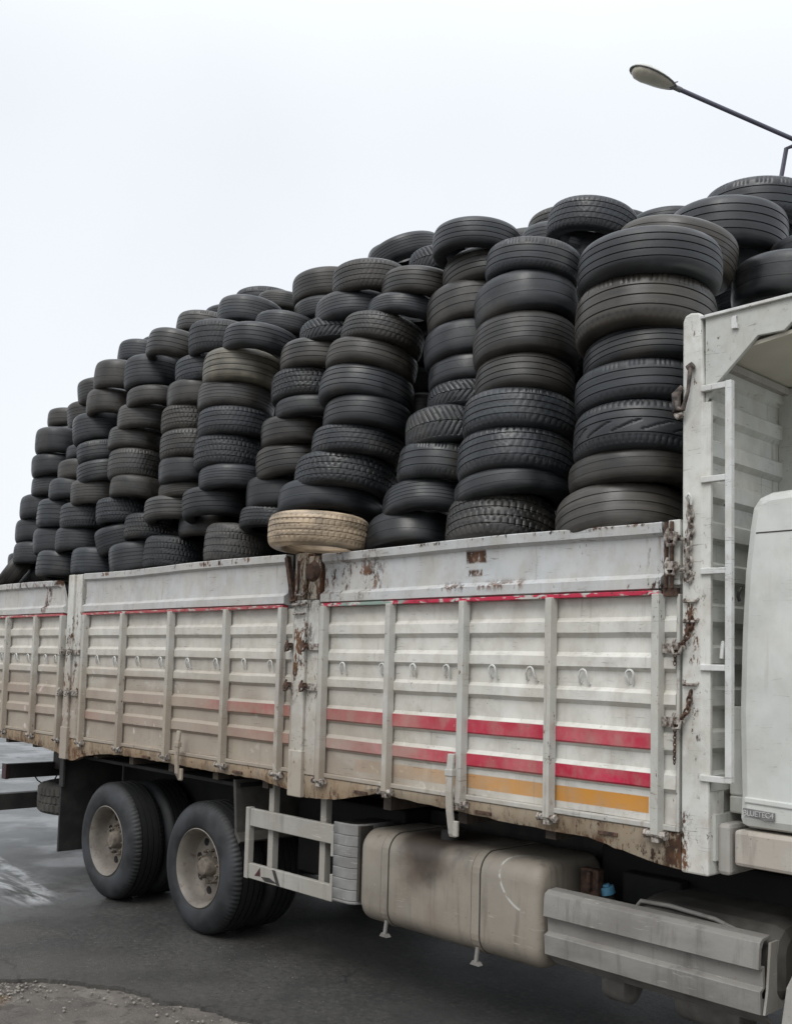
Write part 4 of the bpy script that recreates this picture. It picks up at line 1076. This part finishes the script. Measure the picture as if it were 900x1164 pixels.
for dx in (0,-1.51):
    c=copy_part(W1,T,(dx,2.376,0),flip=True)
wf=wheel((1.18,.10,.52),dual=False); copy_part(wf,T,(0,2.3,0),flip=True)
for x in (-4.345,-5.825,1.18):
    b=MB(); b.tube([(x,.3,.52),(x,2.2,.52)],.075,12); b.lathe([(0,-.2),(.15,-.17),(.2,0),(.15,.17),(0,.2)],16,axis='y',c=(x,1.25,.52)); b.build('axle',M['chass'],T)
    for y in (.82,1.66):
        b=MB(); b.prism([(x-.55,.86),(x-.3,.72),(x,.66),(x+.3,.72),(x+.55,.86),(x+.55,.80),(x+.3,.64),(x,.575),(x-.3,.64),(x-.55,.80)],'y',y-.04,y+.04); b.build('leaf_spring',M['chass'],T)
# mudguards / flaps
b=MB(); b.box(-6.875,-6.845,.085,.74,.27,1.16); b.box(-6.88,-6.80,.075,.10,.9,1.19); b.build('mud_flap',M['flap'],T,bevel=.004)
b=MB(); b.box(-6.86,-3.86,.76,.775,.55,1.235); b.box(-6.84,-3.86,.10,.77,1.205,1.232); b.build('wheel_well',M['well'],T)
b=MB()
ff=[(-3.93,1.26),(-3.90,1.0),(-3.885,.85),(-3.83,.78),(-3.80,.80),(-3.86,.86),(-3.87,1.0),(-3.90,1.26)]
b.prism(ff,'y',.08,.74); b.build('mud_flap',M['flapgrey'],T,bevel=.004)
b=MB(); b.box(-3.75,.5,2.43,2.46,.45,1.16); b.build('far_side_light_blocker',M['guard'],T)  # unseen panel added to keep far-side light out from under the bed
# spare wheel carried flat under the overhang
b=MB(); sp_=[(.26,-.13),(.30,-.155),(.40,-.165),(.455,-.15),(.485,-.12),(.49,-.05),(.478,-.046),(.478,-.034),(.49,-.03),(.49,.03),(.478,.034),(.478,.046),(.49,.05),(.485,.12),(.455,.15),(.40,.165),(.30,.155),(.26,.13)]
def offs(a,h,r):
    if r>.47 and (a*44/(2*PI)+(.5 if abs(h)<.04 else 0))%1<.3: return -.012
    return 0
b.lathe(sp_,200,c=(0,0,0),closed=True,off=offs); b.lathe([(0,.02),(.2,.03),(.26,.08),(.27,.13)],30)
b.build('spare_wheel',simple('dusty_spare_rubber',(.085,.08,.07),(.05,.047,.042),.75,7),T,loc=(-8.02,.92,.62),smooth=35)
# rear lamp bar and underrun bar
b=MB(); b.box(-8.66,-8.56,.28,2.22,.795,.955); rl=b.build('rear_lamp_bar',M['dark'],T,bevel=.008)
for y0,y1 in ((.25,.292),(2.208,2.25)):
    b=MB(); b.box(-8.665,-8.555,y0,y1,.79,.96); b.build('reflector',M['red'],rl,bevel=.004)
b=MB(); b.tube([(-8.55,.86,.82),(-8.54,.80,.72),(-8.54,.70,.70),(-8.55,.62,.76),(-8.57,.60,.80)],.008,6); b.build('cable',M['dark'],rl,smooth=60)
b=MB(); b.box(-8.66,-8.54,.04,2.46,.455,.632); b.box(-8.6,-8.56,.9,.96,.6,1.2); b.box(-8.6,-8.56,1.55,1.61,.6,1.2); b.build('underrun_bar',M['flap'],T,bevel=.006)
# side guard frame
b=MB(); b.box(-3.665,-2.70,.062,.10,.942,1.072); sg=b.build('side_guard',M['guard'],T,bevel=.006)
b=MB(); b.box(-3.665,-2.70,.062,.10,.556,.668); b.build('rail',M['guard'],sg,bevel=.006)
b=MB(); b.box(-3.715,-3.667,.056,.11,.552,1.078); b.build('upright',M['guard'],sg,bevel=.006)
for x in (-3.46,-2.86):
    b=MB(); b.box(x-.03,x+.03,.103,.16,.56,1.34); b.build('upright',M['guard'],sg,bevel=.004)
b=MB(); b.box(-2.715,-2.69,.057,.08,.862,1.03); b.box(-2.715,-2.69,.057,.08,.56,.742); b.build('clip',M['guard'],sg,bevel=.003)
b=MB(); b.prism([(-3.58,.588),(-3.515,.655),(-3.51,.592)],'y',.059,.0605); b.build('red_mark',M['red'],sg)
b=MB(); b.prism([(-3.37,.664),(-3.33,.664),(-3.27,.562),(-3.31,.562)],'y',.0592,.0608); b.prism([(-3.50,.592),(-3.40,.60),(-3.30,.572),(-3.45,.566)],'y',.0592,.0606); b.build('grey_mark',M['chass'],sg)
# ribbed plastic corner
b=MB(); vs=[];fs=[]; zz=[.572,.58]
for k in range(7): z=.585+k*.072; zz+=[z,z+.005,z+.010,z+.066]
zz+=[1.09,1.10]
zz=sorted(set(round(z,4) for z in zz))
arc=[(-2.688,.060),(-2.60,.060),(-2.53,.066),(-2.485,.095),(-2.462,.14),(-2.455,.40)]
for (x,y) in arc:
    for z in zz:
        groove=.006 if any(abs(z-(.590+k*.072))<.003 for k in range(7)) else 0
        vs.append((x-groove*.5,y+groove,z))
n=len(zz)
for i in range(len(arc)-1):
    for j in range(n-1): fs.append((i*n+j,(i+1)*n+j,(i+1)*n+j+1,i*n+j+1))
b.add(vs,fs); o=b.build('ribbed_end_cover',M['rib_plastic'],T,smooth=30); md=o.modifiers.new('thick','SOLIDIFY'); md.thickness=.02; md.offset=1
b=MB(); b.box(-2.70,-2.46,.10,.45,.60,1.09); b.build('cover_core',M['chass'],o)
# fuel tank
def rrect(y0,y1,z0,z1,r,n=7):
    p=[]
    for cx_,cz_,a0 in ((y1-r,z1-r,0),(y0+r,z1-r,PI/2),(y0+r,z0+r,PI),(y1-r,z0+r,3*PI/2)):
        for k in range(n): a=a0+PI/2*k/(n-1); p.append((cx_+r*math.cos(a),cz_+r*math.sin(a)))
    return p
def tankmesh(x0,x1,y0,y1,z0,z1,r):
    b=MB(); secs=[(x0,.05),(x0+.012,.022),(x0+.04,.004),(x0+.07,0)]; secs+= [(x0+.07+(x1-x0-.14)*k/8,0) for k in range(1,8)]; secs+=[(x1-.07,0),(x1-.04,.004),(x1-.012,.022),(x1,.05)]
    vs=[];fs=[]; n=None
    for x,i in secs:
        p=rrect(y0+i,y1-i,z0+i,z1-i,r-i*.5); n=len(p); vs+=[(x,a,c) for a,c in p]
    for k in range(len(secs)-1):
        for j in range(n): fs.append((k*n+j,k*n+(j+1)%n,(k+1)*n+(j+1)%n,(k+1)*n+j))
    fs+=[tuple(range(n-1,-1,-1)),tuple((len(secs)-1)*n+j for j in range(n))]
    return b.add(vs,fs)
ft=tankmesh(-2.445,-.93,.075,.72,.485,1.085,.125).build('fuel_tank',M['tank'],T,smooth=40)
for x in (-2.185,-1.40):
    b=MB(); n_=0; vs=[];fs=[]
    p=rrect(.069,.726,.479,1.091,.13); n=len(p); p2=rrect(.078,.717,.488,1.082,.122)
    for xx in (x-.030,x+.030): vs+=[(xx,a,c) for a,c in p]+[(xx,a,c) for a,c in p2]
    for j in range(n):
        k=(j+1)%n; fs+=[(j,k,2*n+k,2*n+j),(j,n+j,n+k,k),(2*n+j,2*n+k,3*n+k,3*n+j),(n+j,3*n+j,3*n+k,n+k)]
    b.add(vs,fs); st=b.build('strap',M['tank'],ft)
    b=MB(); b.tube([(x,.10,.53),(x,.085,.44)],.013,7); b.prism([(x-.035,.430),(x+.035,.430),(x+.02,.445),(x-.015,.455)],'y',.07,.11); b.build('strap_bolt',M['grey'],st,smooth=40)
    for sx in (-.0335,.0335):
        b=MB(); pa=rrect(.0725,.7225,.4825,1.0875,.1275); pb=rrect(.080,.715,.49,1.08,.12); n=len(pa)
        b.add([(x+sx-.003,a,c) for a,c in pa]+[(x+sx+.003,a,c) for a,c in pa]+[(x+sx-.003,a,c) for a,c in pb]+[(x+sx+.003,a,c) for a,c in pb],
          [q for j in range(n) for q in ((j,(j+1)%n,n+(j+1)%n,n+j),(j,2*n+j,2*n+(j+1)%n,(j+1)%n),(n+j,n+(j+1)%n,3*n+(j+1)%n,3*n+j),(2*n+j,3*n+j,3*n+(j+1)%n,2*n+(j+1)%n))])
        b.build('strap_rubber',M['chass'],st)
b=MB(); b.lathe([(0,.075),(.045,.075),(.058,.06),(.06,.0)],20,c=(-1.80,.27,1.075)); b.build('filler_cap',M['dark'],ft,smooth=40)
tankmesh(-2.445,-.93,1.78,2.42,.485,1.085,.125).build('far_tank',M['tank'],T,smooth=40)
# side skirt
sk=[(.185,.955),(.110,.952),(.078,.935),(.072,.905),(.066,.812),(.105,.806),(.112,.724),(.078,.712),(.086,.604),(.100,.600),(.19,.535),(.21,.542),(.12,.615),(.10,.70),(.135,.72),(.128,.82),(.09,.82),(.098,.90),(.12,.935),(.185,.94)]
b=MB(); vs=[];fs=[]; xs=xcol(-.895,.362,.12); n=len(sk); rr2=random.Random(3)
for x in xs:
    d=rr2.uniform(-.002,.002)
    for y,z in sk: vs.append((x,y+d,z-.004*(x+.9)))
for i in range(len(xs)-1):
    for j in range(n): fs.append((i*n+j,(i+1)*n+j,(i+1)*n+(j+1)%n,i*n+(j+1)%n))
fs+=[tuple(range(n)),tuple((len(xs)-1)*n+k for k in range(n-1,-1,-1))]
b.add(vs,fs); skt=b.build('side_skirt',M['grey'],T,smooth=20,bevel=.003)
b=MB(); b.prism([(.10,.60),(.30,.60),(.30,.92),(.16,.92),(.13,.7)],'x',.366,.378); b.build('skirt_end_bracket',M['guard'],skt)
# battery box dome, air tanks, bracket, blue capped filler
dm=MB(); vs=[];fs=[]
prof=[]
for k in range(9):
    a=PI*.96*(k/8)*.5; prof.append((.33+.0*k,0))
dp=[(.20,.62),(.20,.86),(.225,.93),(.29,.975),(.40,.995),(.70,1.0),(.76,.97),(.78,.62)]
dm.prism(dp,'x',-.42,.40)
dome=dm.build('battery_cover',M['flapgrey'],T,bevel=.07)
b=MB(); b.tube([(-.43,.24,.80),(-.42,.235,.91),(-.38,.24,.965),(-.2,.235,.972),(.05,.235,.955),(.27,.225,.90),(.36,.21,.80)],.012,8); b.build('cover_rim',M['grey'],dome,smooth=60)
for x0,x1,y,z in ((-.66,-.46,.34,.475),(-.26,.16,.42,.46)):
    b=MB(); b.lathe([(0,0),(.06,.008),(.09,.03),(.095,.06),(.095,x1-x0-.06),(.09,x1-x0-.03),(.06,x1-x0-.008),(0,x1-x0)],24,axis='x',c=(x0,y,z)); b.build('air_tank',M['airtank'],T,smooth=40)
b=MB(); b.box(-.86,-.74,.36,.42,.86,1.05); b.box(-.80,-.775,.33,.36,.93,1.04); b.build('bracket',M['rust'],T,bevel=.008)
b=MB(); b.tube([(-.70,.46,.80),(-.72,.44,.91)],.030,12); fl=b.build('filler_neck',M['chass'],T,smooth=40)
b=MB(); b.tube([(-.721,.439,.912),(-.73,.43,.955)],.042,12); b.tube([(-.73,.43,.955),(-.733,.427,.968)],.022,10); b.build('blue_cap',M['blue'],fl,smooth=40,bevel=.003)
b=MB(); b.box(-.9,.45,.62,.8,.62,1.15); b.box(-.68,-.30,.50,.60,.86,1.04); b.build('gearbox_side',M['well'],T,bevel=.02)
b=MB(); b.box(-3.7,-2.5,.55,.8,.55,1.15); b.build('chassis_box',M['well'],T,bevel=.02)

# ------------------------------------------------------------------ street lamp
A=Vector((-3.07,8.03,9.17)); Hd=Vector((-4.21,6.4,9.80)); d=(Hd-A).normalized()
BR1=Vector((-3.205,7.97,9.10)); BR2=Vector((-3.33,7.97,8.45))
LR=root('street_lamp',(A.x,A.y,0),'grey street lamp on a slanting arm above the tyre load','street lamp')
ms=simple('lamp_steel',(.10,.10,.13),(.075,.075,.10),.5,3)
b=MB(); b.tube([(A.x,A.y,0),(A.x,A.y,6),(A.x,A.y,A.z+.06)],[.10,.075,.055],12); b.build('pole',ms,LR,smooth=40)
b=MB(); b.tube([A-d*.15,A+(Hd-A)*.86],.030,10); b.build('arm',ms,LR,smooth=40)
b=MB(); b.tube([A+d*.02+Vector((0,0,-.05)),BR1,BR2],.030,8); b.tube([BR2+Vector((0,0,.03)),Vector((A.x,A.y,BR2.z-.05))],.028,8); b.build('brace',ms,LR,smooth=40)
# lantern head: local frame along d
sd_=d.cross(Vector((0,0,1))).normalized(); upv=sd_.cross(d).normalized()
def headshape(prof,lo,hi,b,seg=20):
    vs=[];fs=[]
    for (s,wd,ht) in prof:
        for k in range(seg+1):
            a=lo+(hi-lo)*k/seg
            p=Hd+d*s+sd_*(wd*math.cos(a))+upv*(ht*math.sin(a)); vs.append(p)
    n=seg+1
    for i in range(len(prof)-1):
        for k in range(seg): fs.append((i*n+k,i*n+k+1,(i+1)*n+k+1,(i+1)*n+k))
    b.add(vs,fs)
P_=[(-.30,.03,.03),(-.24,.07,.055),(-.12,.115,.085),(.02,.145,.105),(.15,.15,.105),(.26,.125,.085),(.32,.075,.05),(.34,.0,.0)]
b=MB(); headshape(P_,0,PI,b); hs=b.build('lamp_housing',simple('lamp_housing_grey',(.62,.62,.58),(.50,.50,.47),.5,6),LR,smooth=60); hs.modifiers.new('thick','SOLIDIFY').thickness=.012
P2=[(-.28,.03,.01),(-.2,.085,.04),(-.1,.118,.055),(.02,.138,.065),(.15,.140,.085),(.25,.115,.085),(.305,.065,.05),(.32,.0,.0)]
b=MB(); headshape(P2,-PI,0,b); b.build('lamp_lens',simple('aged_lens',(.50,.47,.38),(.42,.40,.33),.3,5),LR,smooth=60)
b=MB(); b.tube([Hd+d*.10+sd_*.150+upv*.01,Hd+d*.10+sd_*.11+upv*.09],.008,6); b.tube([Hd-d*.13+sd_*.115+upv*.01,Hd-d*.13+sd_*.09+upv*.075],.008,6)
rimp=[]
for k in range(24):
    a=2*PI*k/24; rimp.append(Hd+d*(.02+.325*math.cos(a))+sd_*(.152*math.sin(a)*(1-.18*(-math.cos(a)))))
b.tube(rimp,.010,6,closed=True); b.tube([Hd-d*.25+upv*.05,Hd-d*.30+upv*.09],.008,6); b.tube([A+(Hd-A)*.82,Hd-d*.22],.036,10)
b.build('lamp_clips',simple('lamp_dark_metal',(.16,.16,.16),(.12,.12,.12),.5,8),LR,smooth=50)
